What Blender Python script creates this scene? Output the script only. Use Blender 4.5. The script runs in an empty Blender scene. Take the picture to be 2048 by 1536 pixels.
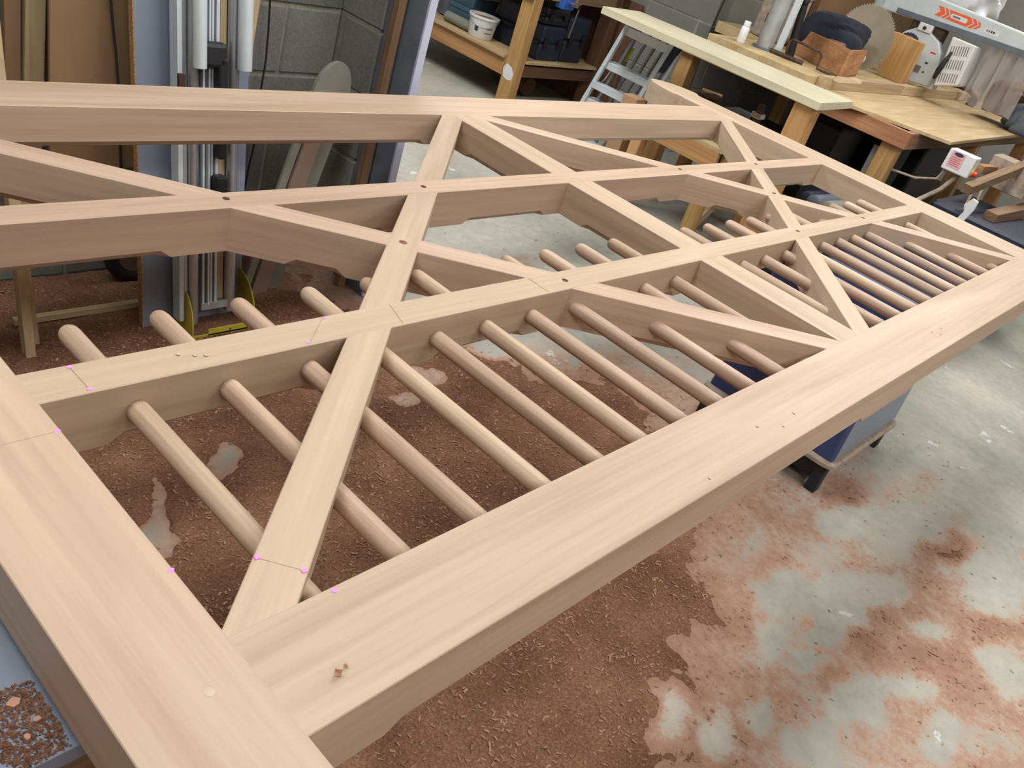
import bpy, math, random
import numpy as np
from mathutils import Matrix, Vector
random.seed(7); rng = np.random.default_rng(11)
sc = bpy.context.scene
COL = sc.collection

# ------------------------------------------------------------------ camera
CAM = (-0.39570262, -0.34181275, 1.52)
cd = bpy.data.cameras.new('camera'); cam = bpy.data.objects.new('camera', cd); COL.objects.link(cam)
RR = ((0.655241290, -0.698449562, 0.287796910),
      (-0.210524705, -0.534717947, -0.818386257),
      (0.725491695, 0.475652108, -0.497410166))
m = Matrix.Identity(4)
for i in range(3):
    m[i][0] = RR[0][i]; m[i][1] = -RR[1][i]; m[i][2] = -RR[2][i]; m[i][3] = CAM[i]
cam.matrix_world = m
cd.sensor_width = 36.0; cd.sensor_fit = 'HORIZONTAL'; cd.lens = 1758.985 / 2048 * 36.0
cd.clip_start = 0.02; cd.clip_end = 60
sc.camera = cam
# ------------------------------------------------------------------ world, light, exposure
w = bpy.data.worlds.new('world'); sc.world = w; w.use_nodes = True
w.node_tree.nodes['Background'].inputs[0].default_value = (0.75, 0.85, 1.0, 1)
w.node_tree.nodes['Background'].inputs[1].default_value = 0.05
sc.view_settings.view_transform = 'Standard'; sc.view_settings.look = 'None'
sc.view_settings.gamma = 1.0; sc.view_settings.use_curve_mapping = False
sc.view_settings.exposure = 0.04
LIGHT_Z = 3.0
LAMPS = [  # x, y, watts : fluorescent battens along X
    (-0.5, -1.8, 34), (2.0, -1.8, 34), (4.5, -1.8, 30), (-0.5, 0.9, 34), (1.9, 0.9, 38), (4.2, 0.9, 38), (2.7, 3.5, 78), (6.9, 1.0, 40)]
def lamp_light(x, y, watts):
    ld = bpy.data.lights.new('tube_light', 'AREA'); ld.shape = 'RECTANGLE'; ld.size = 1.7; ld.size_y = 0.56
    ld.energy = watts; ld.color = (1.0, 0.99, 0.975)
    lo = bpy.data.objects.new('tube_light', ld); COL.objects.link(lo); lo.location = (x, y, LIGHT_Z - 0.085)
    return lo
sc.cycles.max_bounces = 5; sc.cycles.diffuse_bounces = 3; sc.cycles.use_adaptive_sampling = True; sc.cycles.caustics_reflective = False; sc.cycles.caustics_refractive = False; sc.cycles.adaptive_threshold = 0.03; sc.cycles.glossy_bounces = 3; sc.cycles.transparent_max_bounces = 6
TUBES = [lamp_light(*l) for l in LAMPS]

# ------------------------------------------------------------------ helpers
class MB:
    def __init__(s): s.v = []; s.f = []
    def add(s, vs, fs):
        o = len(s.v); s.v += [tuple(p) for p in vs]; s.f += [tuple(i + o for i in f) for f in fs]; return s
    def box(s, x0, x1, y0, y1, z0, z1):
        return s.add([(x0,y0,z0),(x1,y0,z0),(x1,y1,z0),(x0,y1,z0),(x0,y0,z1),(x1,y0,z1),(x1,y1,z1),(x0,y1,z1)],
                     [(3,2,1,0),(4,5,6,7),(0,1,5,4),(1,2,6,5),(2,3,7,6),(3,0,4,7)])
    def slab(s, quad, t):
        q = [Vector(p) for p in quad]; t = Vector(t); n = len(q)
        nrm = (q[1]-q[0]).cross(q[2]-q[1])
        if nrm.dot(t) > 0: q = q[::-1]
        vs = q + [p + t for p in q]
        fs = [tuple(range(n)), tuple(range(2*n-1, n-1, -1))] + [((i+1) % n, i, n+i, n+(i+1) % n) for i in range(n)]
        return s.add(vs, fs)
    def prism(s, poly, z0, z1):
        return s.slab([(x, y, z1) for x, y in poly], (0, 0, z0 - z1))
    def cyl(s, p0, p1, r0, r1=None, n=16, cap=True):
        return s.tube([p0, p1], [r0, r0 if r1 is None else r1], n, cap)
    def tube(s, path, r, n=8, cap=True):
        P = [Vector(p) for p in path]; rs = r if isinstance(r, (list, tuple)) else [r]*len(P)
        o = len(s.v); up = None
        for i, p in enumerate(P):
            d = (P[min(i+1, len(P)-1)] - P[max(i-1, 0)])
            if d.length < 1e-9: d = Vector((0, 0, 1))
            d.normalize()
            if up is None: up = d.orthogonal().normalized()
            else:
                up = up - d * up.dot(d)
                if up.length < 1e-6: up = d.orthogonal()
                up.normalize()
            b = d.cross(up)
            for k in range(n):
                a = 2*math.pi*k/n; q = p + (up*math.cos(a) + b*math.sin(a)) * rs[i]; s.v.append(tuple(q))
        for i in range(len(P)-1):
            for k in range(n):
                a = o+i*n+k; b2 = o+i*n+(k+1) % n; s.f.append((a, b2, b2+n, a+n))
        if cap:
            s.f.append(tuple(o+k for k in range(n-1, -1, -1))); e = o+(len(P)-1)*n; s.f.append(tuple(e+k for k in range(n)))
        return s
    def lathe(s, prof, n=24, c=(0, 0, 0)):
        o = len(s.v)
        for r, z in prof:
            for k in range(n):
                a = 2*math.pi*k/n; s.v.append((c[0]+r*math.cos(a), c[1]+r*math.sin(a), c[2]+z))
        for i in range(len(prof)-1):
            for k in range(n):
                a = o+i*n+k; b = o+i*n+(k+1) % n; s.f.append((a, b, b+n, a+n))
        return s
    def xf(s, M):
        s.v = [tuple(M @ Vector(p)) for p in s.v]; return s
    def build(s, name, mat, parent=None, smooth=False, bevel=0.0, loc=None, rot=None, seg=2):
        me = bpy.data.meshes.new(name); me.from_pydata(s.v, [], s.f); me.validate(); me.update()
        if any(nd.type == 'MAPPING' for nd in mat.node_tree.nodes):
            ar = np.array(s.v); ext = ar.max(0)-ar.min(0); ax = int(np.argmax(ext))
            if ax: mat = axis_variant(mat, ax)
        me.materials.append(mat)
        if smooth:
            for p in me.polygons: p.use_smooth = True
        o = bpy.data.objects.new(name, me); COL.objects.link(o)
        if loc: o.location = loc
        if rot: o.rotation_euler = rot
        if parent: o.parent = parent
        if bevel:
            b = o.modifiers.new('bevel', 'BEVEL'); b.width = bevel; b.segments = seg; b.limit_method = 'ANGLE'; b.angle_limit = math.radians(35)
        if smooth:
            try:
                me.set_sharp_from_angle(angle=math.radians(40))
            except Exception: pass
        return o
def box(*a): return MB().box(*a)
def tag(o, label=None, cat=None, group=None, kind=None):
    if label: o['label'] = label
    if cat: o['category'] = cat
    if group: o['group'] = group
    if kind: o['kind'] = kind
    return o
def thing(name, label, cat, loc=(0, 0, 0), rot=(0, 0, 0), group=None):
    o = bpy.data.objects.new(name, None); COL.objects.link(o); o.location = loc; o.rotation_euler = rot
    o.empty_display_size = 0.1
    return tag(o, label, cat, group)
def struct(o): o['kind'] = 'structure'; return o
def dup(o, parent=None):
    c = o.copy(); COL.objects.link(c)
    if parent is not None: c.parent = parent
    for ch in list(o.children): dup(ch, c)
    return c

# ------------------------------------------------------------------ materials
MATS = {}
def nodes_mat(name):
    m = bpy.data.materials.new(name); m.use_nodes = True; nt = m.node_tree
    b = nt.nodes['Principled BSDF']; MATS[name] = m
    return m, nt, b
def N(nt, t, **kw):
    n = nt.nodes.new(t)
    for k, v in kw.items():
        if k.startswith('i_'): n.inputs[k[2:].replace('_', ' ')].default_value = v
        else: setattr(n, k, v)
    return n
def ramp(nt, stops):
    r = nt.nodes.new('ShaderNodeValToRGB'); e = r.color_ramp.elements
    while len(e) < len(stops): e.new(0.5)
    for i, (p, c) in enumerate(stops): e[i].position = p; e[i].color = (*c, 1)
    return r
def s2l(c): return tuple(((x/255)/12.92 if x/255 <= 0.04045 else ((x/255+0.055)/1.055)**2.4) for x in c)
def plain(name, rgb, rough=0.6, metal=0.0, var=0.08, scale=12, bump=0.0, coat=0.0, spec=0.5):
    m, nt, b = nodes_mat(name); c = s2l(rgb)
    tc = N(nt, 'ShaderNodeTexCoord'); n = N(nt, 'ShaderNodeTexNoise', i_Scale=scale, i_Detail=5.0)
    nt.links.new(tc.outputs['Object'], n.inputs['Vector'])
    r = ramp(nt, [(0.3, tuple(x*(1-var*1.6) for x in c)), (0.7, tuple(min(1, x*(1+var)) for x in c))])
    nt.links.new(n.outputs['Fac'], r.inputs['Fac']); nt.links.new(r.outputs['Color'], b.inputs['Base Color'])
    b.inputs['Roughness'].default_value = rough; b.inputs['Metallic'].default_value = metal
    b.inputs['Coat Weight'].default_value = coat; b.inputs['Specular IOR Level'].default_value = spec
    if bump:
        bp = N(nt, 'ShaderNodeBump', i_Strength=bump, i_Distance=0.004); n2 = N(nt, 'ShaderNodeTexNoise', i_Scale=scale*14, i_Detail=4.0)
        nt.links.new(tc.outputs['Object'], n2.inputs['Vector']); nt.links.new(n2.outputs['Fac'], bp.inputs['Height'])
        nt.links.new(bp.outputs['Normal'], b.inputs['Normal'])
    return m
def wood(name, dark, light, stretch=(1.2, 14, 14), rough=0.55, fine=6.0, hue=0.03, val=0.16, spec=0.4, contrast=1.0, bump=0.06):
    m, nt, b = nodes_mat(name); L = nt.links
    tc = N(nt, 'ShaderNodeTexCoord'); oi = N(nt, 'ShaderNodeObjectInfo')
    off = N(nt, 'ShaderNodeVectorMath', operation='SCALE'); off.inputs[0].default_value = (37, 11, 23); L.new(oi.outputs['Random'], off.inputs['Scale'])
    ad = N(nt, 'ShaderNodeVectorMath', operation='ADD'); L.new(tc.outputs['Object'], ad.inputs[0]); L.new(off.outputs[0], ad.inputs[1])
    mp = N(nt, 'ShaderNodeMapping'); mp.inputs['Scale'].default_value = stretch; L.new(ad.outputs[0], mp.inputs['Vector'])
    n1 = N(nt, 'ShaderNodeTexNoise', i_Scale=1.0, i_Detail=4.0, i_Distortion=0.7); L.new(mp.outputs[0], n1.inputs['Vector'])
    mp2 = N(nt, 'ShaderNodeMapping'); mp2.inputs['Scale'].default_value = tuple(s*fine*(0.35 if i == 0 else 1) for i, s in enumerate(stretch)); L.new(ad.outputs[0], mp2.inputs['Vector'])
    n2 = N(nt, 'ShaderNodeTexNoise', i_Scale=1.0, i_Detail=3.0, i_Distortion=0.2); L.new(mp2.outputs[0], n2.inputs['Vector'])
    mx = N(nt, 'ShaderNodeMath', operation='MULTIPLY_ADD'); mx.inputs[1].default_value = 0.42; L.new(n2.outputs['Fac'], mx.inputs[0])
    ml = N(nt, 'ShaderNodeMath', operation='MULTIPLY'); ml.inputs[1].default_value = 0.6; L.new(n1.outputs['Fac'], ml.inputs[0]); L.new(ml.outputs[0], mx.inputs[2])
    h = 0.16/contrast
    r = ramp(nt, [(0.51-h, s2l(dark)), (0.51+h, s2l(light))]); L.new(mx.outputs[0], r.inputs['Fac'])
    hs = N(nt, 'ShaderNodeHueSaturation')
    mr = N(nt, 'ShaderNodeMapRange'); mr.inputs['To Min'].default_value = 0.5-hue*0.5; mr.inputs['To Max'].default_value = 0.5+hue*0.5; L.new(oi.outputs['Random'], mr.inputs['Value'])
    w2 = N(nt, 'ShaderNodeTexWhiteNoise', noise_dimensions='1D'); L.new(oi.outputs['Random'], w2.inputs['W'])
    mv = N(nt, 'ShaderNodeMapRange'); mv.inputs['To Min'].default_value = 1-val*0.6; mv.inputs['To Max'].default_value = 1+val*0.4; L.new(w2.outputs['Value'], mv.inputs['Value'])
    L.new(mr.outputs[0], hs.inputs['Hue']); L.new(mv.outputs[0], hs.inputs['Value']); L.new(r.outputs['Color'], hs.inputs['Color'])
    L.new(hs.outputs['Color'], b.inputs['Base Color'])
    b.inputs['Roughness'].default_value = rough; b.inputs['Specular IOR Level'].default_value = spec
    bp = N(nt, 'ShaderNodeBump', i_Strength=bump, i_Distance=0.002); L.new(n2.outputs['Fac'], bp.inputs['Height']); L.new(bp.outputs['Normal'], b.inputs['Normal'])
    return m
SAPELE = wood('sapele', (170, 146, 124), (204, 182, 158), (1.1, 15, 15), rough=0.5, hue=0.012, val=0.06, contrast=0.75)
DOWEL = wood('dowel_wood', (160, 132, 112), (204, 180, 156), (1.6, 26, 26), rough=0.5, hue=0.014, val=0.2)
PINE = wood('pine', (172, 126, 78), (212, 168, 114), (1.4, 16, 16), hue=0.02, val=0.2)
OLDPINE = wood('weathered_pine', (112, 90, 66), (152, 124, 94), (1.4, 18, 18), rough=0.75, hue=0.02, val=0.2)
PALEWOOD = wood('pale_timber', (168, 146, 114), (200, 178, 142), (1.0, 20, 20), rough=0.65, hue=0.02, val=0.15)
PLY = wood('plywood', (170, 144, 104), (206, 184, 142), (1.0, 7, 7), rough=0.55, hue=0.01, val=0.06)
PLANK = wood('pale_plank', (194, 186, 158), (214, 208, 182), (0.9, 9, 9), rough=0.4, hue=0.01, val=0.05)
REDBOX = wood('red_pine', (146, 104, 70), (188, 142, 100), (1.2, 14, 14), hue=0.02, val=0.1)
BROWN = wood('brown_hardboard', (124, 98, 70), (148, 120, 88), (2, 3, 3), rough=0.7, val=0.05, contrast=0.6)
DKBROWN = wood('dark_brown_board', (86, 58, 42), (112, 80, 60), (1.5, 8, 8), rough=0.75, val=0.15)
PINKBROWN = plain('pink_brown_board', (146, 124, 110), 0.7, var=0.06)
PEGHOLE = plain('peg_brown', (74, 52, 38), 0.8)
KNOT = plain('knot_brown', (128, 84, 62), 0.7, var=0.2, scale=60)
PLUG = plain('pale_plug', (200, 184, 164), 0.6)
PENCIL = plain('pencil_grey', (182, 160, 138), 0.9)
PINK = plain('plain_pink', (246, 150, 232), 0.8, var=0.03)
SHAVE = plain('shaving', (196, 150, 124), 0.7)
MORTAR = plain('mortar', (156, 152, 138), 0.95, var=0.15, scale=20, bump=0.5)
ALU = plain('aluminium', (186, 192, 200), 0.32, 0.85, var=0.06, scale=8)
ALUM = plain('aluminium_matt', (212, 222, 228), 0.45, 0.35, var=0.05)
STEEL = plain('steel', (182, 184, 186), 0.38, 0.45, var=0.15, scale=9)
CHROME = plain('chrome', (220, 222, 226), 0.12, 1.0, var=0.02)
IRON = plain('rusty_iron', (78, 62, 52), 0.7, 0.4, var=0.3, scale=30)
BLACK = plain('black_plastic', (26, 26, 30), 0.5, var=0.1)
RUBBER = plain('black_rubber', (34, 32, 34), 0.8, var=0.1)
DARK = plain('charcoal_cloth', (44, 44, 52), 0.9, var=0.2, scale=20, bump=0.3)
NAVY = plain('navy_plastic', (34, 40, 58), 0.5, var=0.12)
NAVYBAG = plain('navy_fabric', (32, 36, 52), 0.85, var=0.2, scale=18, bump=0.3)
BLUETUB = plain('blue_tub', (58, 74, 122), 0.42, var=0.08, scale=6)
BLUE = plain('blue_plastic', (46, 92, 176), 0.45)
TEAL = plain('teal_plastic', (74, 104, 124), 0.55, var=0.1)
RIM = plain('rim_grey', (168, 152, 136), 0.6, var=0.2, scale=30)
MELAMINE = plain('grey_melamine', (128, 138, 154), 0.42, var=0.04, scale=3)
MELBLUE = plain('blue_white_panel', (184, 190, 214), 0.45, var=0.03)
CHIP = plain('chipboard', (170, 132, 92), 0.9, var=0.3, scale=160, bump=0.3)
GREYBOARD = plain('grey_board', (134, 134, 124), 0.7, var=0.06)
YELLOW = plain('yellow_paint', (190, 176, 58), 0.5, var=0.12, scale=16)
LIME = plain('lime_plastic', (196, 204, 44), 0.5)
WHITE = plain('white_plastic', (226, 228, 230), 0.42, var=0.04)
SAWWHITE = plain('saw_enamel', (206, 216, 220), 0.38, var=0.04)
ORANGE = plain('orange_decal', (240, 104, 62), 0.5, var=0.04)
RED = plain('red_plastic', (216, 52, 34), 0.45)
PINKLABEL = plain('pink_label', (226, 178, 180), 0.6, var=0.05)
INK = plain('dark_ink', (52, 54, 82), 0.6)
GREYINK = plain('grey_ink', (120, 122, 128), 0.6)
REDTEXT = plain('red_ink', (198, 110, 116), 0.6)
STEELGREY = plain('blue_grey_enamel', (104, 112, 124), 0.5, var=0.12)
BLADE = plain('dull_blade', (190, 180, 160), 0.42, 0.45, var=0.1, scale=8)
CARD = plain('cardboard', (176, 140, 104), 0.85)
CEIL = plain('ceiling_white', (214, 212, 206), 0.9, var=0.03, scale=2)
PAINTW = plain('white_paint_wall', (176, 174, 168), 0.9, var=0.06, scale=2)
def emissive(name, col, st):
    m, nt, b = nodes_mat(name); b.inputs['Emission Color'].default_value = (*col, 1); b.inputs['Emission Strength'].default_value = st
    b.inputs['Base Color'].default_value = (0.8, 0.8, 0.8, 1); return m
TUBE = emissive('lit_tube', (1.0, 0.97, 0.92), 4.0); TUBE.cycles.emission_sampling = 'NONE'
def clear(name):
    m, nt, b = nodes_mat(name); L = nt.links
    tr = N(nt, 'ShaderNodeBsdfTransparent'); gl = N(nt, 'ShaderNodeBsdfGlossy', i_Roughness=0.12); mx = N(nt, 'ShaderNodeMixShader')
    df = N(nt, 'ShaderNodeBsdfDiffuse'); df.inputs['Color'].default_value = (0.75, 0.68, 0.66, 1)
    mx2 = N(nt, 'ShaderNodeMixShader'); mx2.inputs['Fac'].default_value = 0.35
    fr = N(nt, 'ShaderNodeFresnel', i_IOR=1.45); L.new(fr.outputs[0], mx.inputs['Fac'])
    L.new(tr.outputs[0], mx2.inputs[1]); L.new(df.outputs[0], mx2.inputs[2])
    L.new(mx2.outputs[0], mx.inputs[1]); L.new(gl.outputs[0], mx.inputs[2]); L.new(mx.outputs[0], nt.nodes['Material Output'].inputs['Surface']); return m
CLEAR = clear('clear_sheet')
def block_mat():
    m, nt, b = nodes_mat('concrete_block'); L = nt.links
    tc = N(nt, 'ShaderNodeTexCoord'); oi = N(nt, 'ShaderNodeObjectInfo')
    ge = N(nt, 'ShaderNodeNewGeometry')
    n = N(nt, 'ShaderNodeTexNoise', i_Scale=3.0, i_Detail=4.0); L.new(ge.outputs['Position'], n.inputs['Vector'])
    v = N(nt, 'ShaderNodeTexVoronoi', i_Scale=95.0); L.new(ge.outputs['Position'], v.inputs['Vector'])
    n3 = N(nt, 'ShaderNodeTexNoise', i_Scale=150.0, i_Detail=3.0); L.new(ge.outputs['Position'], n3.inputs['Vector'])
    r = ramp(nt, [(0.25, s2l((104, 106, 102))), (0.75, s2l((146, 146, 138)))])
    mx = N(nt, 'ShaderNodeMath', operation='MULTIPLY_ADD'); mx.inputs[1].default_value = 0.6; L.new(n3.outputs['Fac'], mx.inputs[0])
    ml = N(nt, 'ShaderNodeMath', operation='MULTIPLY'); ml.inputs[1].default_value = 0.4; L.new(n.outputs['Fac'], ml.inputs[0]); L.new(ml.outputs[0], mx.inputs[2])
    L.new(mx.outputs[0], r.inputs['Fac'])
    hs = N(nt, 'ShaderNodeHueSaturation'); mv = N(nt, 'ShaderNodeMapRange'); mv.inputs['To Min'].default_value = 0.82; mv.inputs['To Max'].default_value = 1.15
    L.new(oi.outputs['Random'], mv.inputs['Value']); L.new(mv.outputs[0], hs.inputs['Value']); L.new(r.outputs['Color'], hs.inputs['Color']); L.new(hs.outputs['Color'], b.inputs['Base Color'])
    b.inputs['Roughness'].default_value = 0.95
    bp = N(nt, 'ShaderNodeBump', i_Strength=0.3, i_Distance=0.005); L.new(n3.outputs['Fac'], bp.inputs['Height']); L.new(bp.outputs['Normal'], b.inputs['Normal'])
    return m
BLOCK = block_mat()
def floor_mat():
    m, nt, b = nodes_mat('concrete_floor'); L = nt.links
    ge = N(nt, 'ShaderNodeNewGeometry'); at = N(nt, 'ShaderNodeAttribute', attribute_name='dust')
    n1 = N(nt, 'ShaderNodeTexNoise', i_Scale=1.3, i_Detail=6.0, i_Distortion=0.6); L.new(ge.outputs['Position'], n1.inputs['Vector'])
    n2 = N(nt, 'ShaderNodeTexNoise', i_Scale=19.0, i_Detail=10.0, i_Roughness=0.72); L.new(ge.outputs['Position'], n2.inputs['Vector'])
    r1 = ramp(nt, [(0.3, s2l((150, 150, 142))), (0.5, s2l((172, 171, 161))), (0.72, s2l((190, 187, 175)))])
    L.new(n1.outputs['Fac'], r1.inputs['Fac'])
    mx = N(nt, 'ShaderNodeMix', data_type='RGBA', blend_type='MULTIPLY'); mx.inputs['Factor'].default_value = 0.5
    r2 = ramp(nt, [(0.32, (0.62, 0.62, 0.62)), (0.6, (1, 1, 1))]); L.new(n2.outputs['Fac'], r2.inputs['Fac'])
    L.new(r1.outputs['Color'], mx.inputs['A']); L.new(r2.outputs['Color'], mx.inputs['B'])
    # white paint spatter
    v = N(nt, 'ShaderNodeTexNoise', i_Scale=5.5, i_Detail=8.0, i_Roughness=0.65); L.new(ge.outputs['Position'], v.inputs['Vector'])
    r3 = ramp(nt, [(0.64, (0, 0, 0)), (0.67, (1, 1, 1))]); L.new(v.outputs['Fac'], r3.inputs['Fac'])
    mx2 = N(nt, 'ShaderNodeMix', data_type='RGBA'); L.new(r3.outputs['Color'], mx2.inputs['Factor']); L.new(mx.outputs['Result'], mx2.inputs['A']); mx2.inputs['B'].default_value = (*s2l((206, 208, 206)), 1)
    # dust film
    n4 = N(nt, 'ShaderNodeTexNoise', i_Scale=38.0, i_Detail=9.0, i_Roughness=0.82); L.new(ge.outputs['Position'], n4.inputs['Vector'])
    a1 = N(nt, 'ShaderNodeMath', operation='MULTIPLY_ADD'); a1.inputs[1].default_value = 1.5; L.new(n4.outputs['Fac'], a1.inputs[0]); a1.inputs[2].default_value = -0.75
    a2 = N(nt, 'ShaderNodeMath', operation='ADD'); L.new(a1.outputs[0], a2.inputs[0]); L.new(at.outputs['Fac'], a2.inputs[1])
    r4 = ramp(nt, [(0.22, (0, 0, 0)), (0.34, (0.42, 0.42, 0.42)), (0.50, (0.92, 0.92, 0.92))]); L.new(a2.outputs[0], r4.inputs['Fac'])
    mx3 = N(nt, 'ShaderNodeMix', data_type='RGBA'); L.new(r4.outputs['Color'], mx3.inputs['Factor']); L.new(mx2.outputs['Result'], mx3.inputs['A']); r5 = ramp(nt, [(0.40, s2l((178, 147, 127))), (0.72, s2l((158, 119, 98))), (1.0, s2l((138, 98, 78)))]); L.new(a2.outputs[0], r5.inputs['Fac']); L.new(r5.outputs['Color'], mx3.inputs['B'])
    L.new(mx3.outputs['Result'], b.inputs['Base Color'])
    b.inputs['Roughness'].default_value = 0.75; b.inputs['Specular IOR Level'].default_value = 0.2
    bp = N(nt, 'ShaderNodeBump', i_Strength=0.15, i_Distance=0.003); L.new(n2.outputs['Fac'], bp.inputs['Height']); L.new(bp.outputs['Normal'], b.inputs['Normal'])
    return m
FLOOR = floor_mat()
def dust_mat():
    m, nt, b = nodes_mat('sawdust'); L = nt.links
    ge = N(nt, 'ShaderNodeNewGeometry')
    n1 = N(nt, 'ShaderNodeTexNoise', i_Scale=170.0, i_Detail=4.0, i_Roughness=0.7); L.new(ge.outputs['Position'], n1.inputs['Vector'])
    n2 = N(nt, 'ShaderNodeTexNoise', i_Scale=5.0, i_Detail=5.0); L.new(ge.outputs['Position'], n2.inputs['Vector'])
    a = N(nt, 'ShaderNodeMath', operation='MULTIPLY_ADD'); a.inputs[1].default_value = 0.6; L.new(n1.outputs['Fac'], a.inputs[0])
    a2 = N(nt, 'ShaderNodeMath', operation='MULTIPLY'); a2.inputs[1].default_value = 0.4; L.new(n2.outputs['Fac'], a2.inputs[0]); L.new(a2.outputs[0], a.inputs[2])
    r = ramp(nt, [(0.34, s2l((92, 64, 50))), (0.5, s2l((132, 96, 76))), (0.68, s2l((172, 132, 108)))]); L.new(a.outputs[0], r.inputs['Fac'])
    L.new(r.outputs['Color'], b.inputs['Base Color']); b.inputs['Roughness'].default_value = 1.0; b.inputs['Specular IOR Level'].default_value = 0.1
    bp = N(nt, 'ShaderNodeBump', i_Strength=0.8, i_Distance=0.006); L.new(n1.outputs['Fac'], bp.inputs['Height']); L.new(bp.outputs['Normal'], b.inputs['Normal'])
    return m
DUST = dust_mat()
FLAKE = plain('sawdust_flake', (166, 126, 102), 0.9, var=0.25, scale=40)

WOODARGS = {}
def axis_variant(mat, ax):
    key = mat.name + '_along_' + 'xyz'[ax]
    if key in MATS: return MATS[key]
    m2 = mat.copy(); m2.name = key; MATS[key] = m2
    for nd in m2.node_tree.nodes:
        if nd.type == 'MAPPING':
            sc_ = list(nd.inputs['Scale'].default_value); a_, b_ = sc_[0], sc_[1]; v = [b_, b_, b_]; v[ax] = a_; nd.inputs['Scale'].default_value = v
    return m2
# ------------------------------------------------------------------ floor and sawdust
def vnoise(x, y, scale, seed):
    r = np.random.default_rng(seed); T = r.random((64, 64))
    u = x*scale; v = y*scale; i = np.floor(u).astype(int); j = np.floor(v).astype(int); fu = u-i; fv = v-j
    fu = fu*fu*(3-2*fu); fv = fv*fv*(3-2*fv)
    g = lambda a, b: T[a % 64, b % 64]
    return (g(i, j)*(1-fu)+g(i+1, j)*fu)*(1-fv)+(g(i, j+1)*(1-fu)+g(i+1, j+1)*fu)*fv
def fbm(x, y, scale, seed, oc=4):
    s = 0; a = 0.5
    for k in range(oc): s = s + a*vnoise(x, y, scale*2**k, seed+k); a *= 0.5
    return s/(1-0.5**oc)
CLEARP = [(1.54, 1.29, 0.1, -0.04, -0.09, -0.1), (1.36, 1.2, 0.06, -0.03, -0.03, -0.03), (0.73, 1.16, 0.05, -0.02, -0.03, -0.05), (0.45, 1.02, 0.03, -0.02, -0.07, -0.12), (2.88, 2.16, 0.43, -0.08, -0.27, -0.26), (2.36, 1.91, 0.16, -0.04, -0.11, -0.11), (2.3, 1.4, 0.1, -0.03, -0.08, -0.07), (1.91, 1.31, 0.08, -0.03, -0.05, -0.05), (2.27, 1.18, 0.05, -0.02, -0.09, -0.08), (3.27, 1.05, 0.19, -0.06, -0.28, -0.17), (1.81, 0.0, 0.09, -0.05, -0.07, -0.04), (2.11, -0.17, 0.1, -0.06, -0.09, -0.04), (1.59, -0.06, 0.06, -0.03, -0.08, -0.04), (1.76, -0.15, 0.06, -0.04, -0.04, -0.02), (1.95, -0.16, 0.1, -0.06, -0.12, -0.05), (1.61, -0.19, 0.06, -0.04, -0.03, -0.02), (1.56, -0.32, 0.04, -0.03, -0.08, -0.03), (1.64, -0.36, 0.03, -0.02, -0.06, -0.03), (1.12, -0.04, 0.04, -0.03, -0.07, -0.05), (1.31, -0.17, 0.03, -0.02, -0.05, -0.03), (1.36, -0.29, 0.06, -0.04, -0.05, -0.02), (2.59, -0.13, 0.17, -0.09, -0.18, -0.06), (3.68, -0.0, 0.5, -0.22, -0.6, -0.18), (2.66, -0.41, 0.1, -0.06, -0.18, -0.05), (2.12, -0.37, 0.04, -0.03, -0.03, -0.01), (2.17, -0.57, 0.07, -0.04, -0.11, -0.03), (1.77, -0.39, 0.08, -0.06, -0.04, -0.01), (2.63, -0.37, 0.08, -0.05, -0.15, -0.04), (2.39, 0.06, 0.12, -0.06, -0.07, -0.03), (1.17, -0.14, 0.03, -0.02, -0.05, -0.03), (1.75, -0.54, 0.05, -0.04, -0.05, -0.02), (3.06, -0.32, 0.15, -0.08, -0.22, -0.06)]
DUSTP = [(3.44, -0.12, 0.07, -0.03, -0.09, -0.03), (2.63, -0.26, 0.13, -0.07, -0.09, -0.03), (3.0, -0.04, 0.13, -0.06, -0.15, -0.05), (2.58, 0.11, 0.09, -0.04, -0.09, -0.04), (2.36, -0.48, 0.11, -0.07, -0.1, -0.03), (1.83, -0.29, 0.07, -0.05, -0.07, -0.03), (1.6, -0.26, 0.05, -0.04, -0.08, -0.04), (1.99, -0.46, 0.08, -0.05, -0.12, -0.04), (4.37, 1.32, 0.18, -0.04, -0.15, -0.08), (2.54, 1.87, 0.17, -0.04, -0.06, -0.06)]
def density(x, y, both=False):
    wx = x + 0.16*(fbm(x, y, 4.0, 5)-0.5) + 0.05*(fbm(x, y, 17.0, 6)-0.5); wy = y + 0.16*(fbm(x, y, 4.0, 15)-0.5) + 0.05*(fbm(x, y, 17.0, 16)-0.5)
    thick = np.interp(wy, [-1.0, -0.3, 0.0, 0.25, 0.5, 0.9, 1.3, 1.7, 2.2], [0.45, 0.80, 1.15, 1.75, 2.05, 2.25, 1.85, 1.6, 1.5])
    film = np.interp(wy, [-1.0, -0.4, 0.0, 0.3, 0.9, 1.3, 1.7, 2.2], [3.2, 3.3, 3.0, 2.8, 2.6, 2.1, 1.8, 1.6])
    T = np.clip((thick-wx)/0.5+0.5, 0, 1)
    d = 0.42*T + 0.58*np.clip((film-wx)/1.0+0.5, 0.12, 1.0)
    d = d + 0.55*(fbm(x, y, 2.6, 31)-0.5) + 0.5*(fbm(x+0.7*y, y*1.6, 7.0, 41)-0.5) + 0.25*(fbm(x, y, 30.0, 43, 3)-0.5)
    def blob(b):
        cx, cy, ux, uy, vx, vy = b; det = ux*vy-uy*vx
        px = wx-cx; py = wy-cy; a = (px*vy-py*vx)/det; c = (ux*py-uy*px)/det
        return np.clip(1.4-np.sqrt(a*a+c*c), 0, 1)
    for b in CLEARP: d = d - 0.6*blob(b)
    for b in DUSTP: d = d + 0.3*blob(b)
    return (d, T) if both else d
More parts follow.
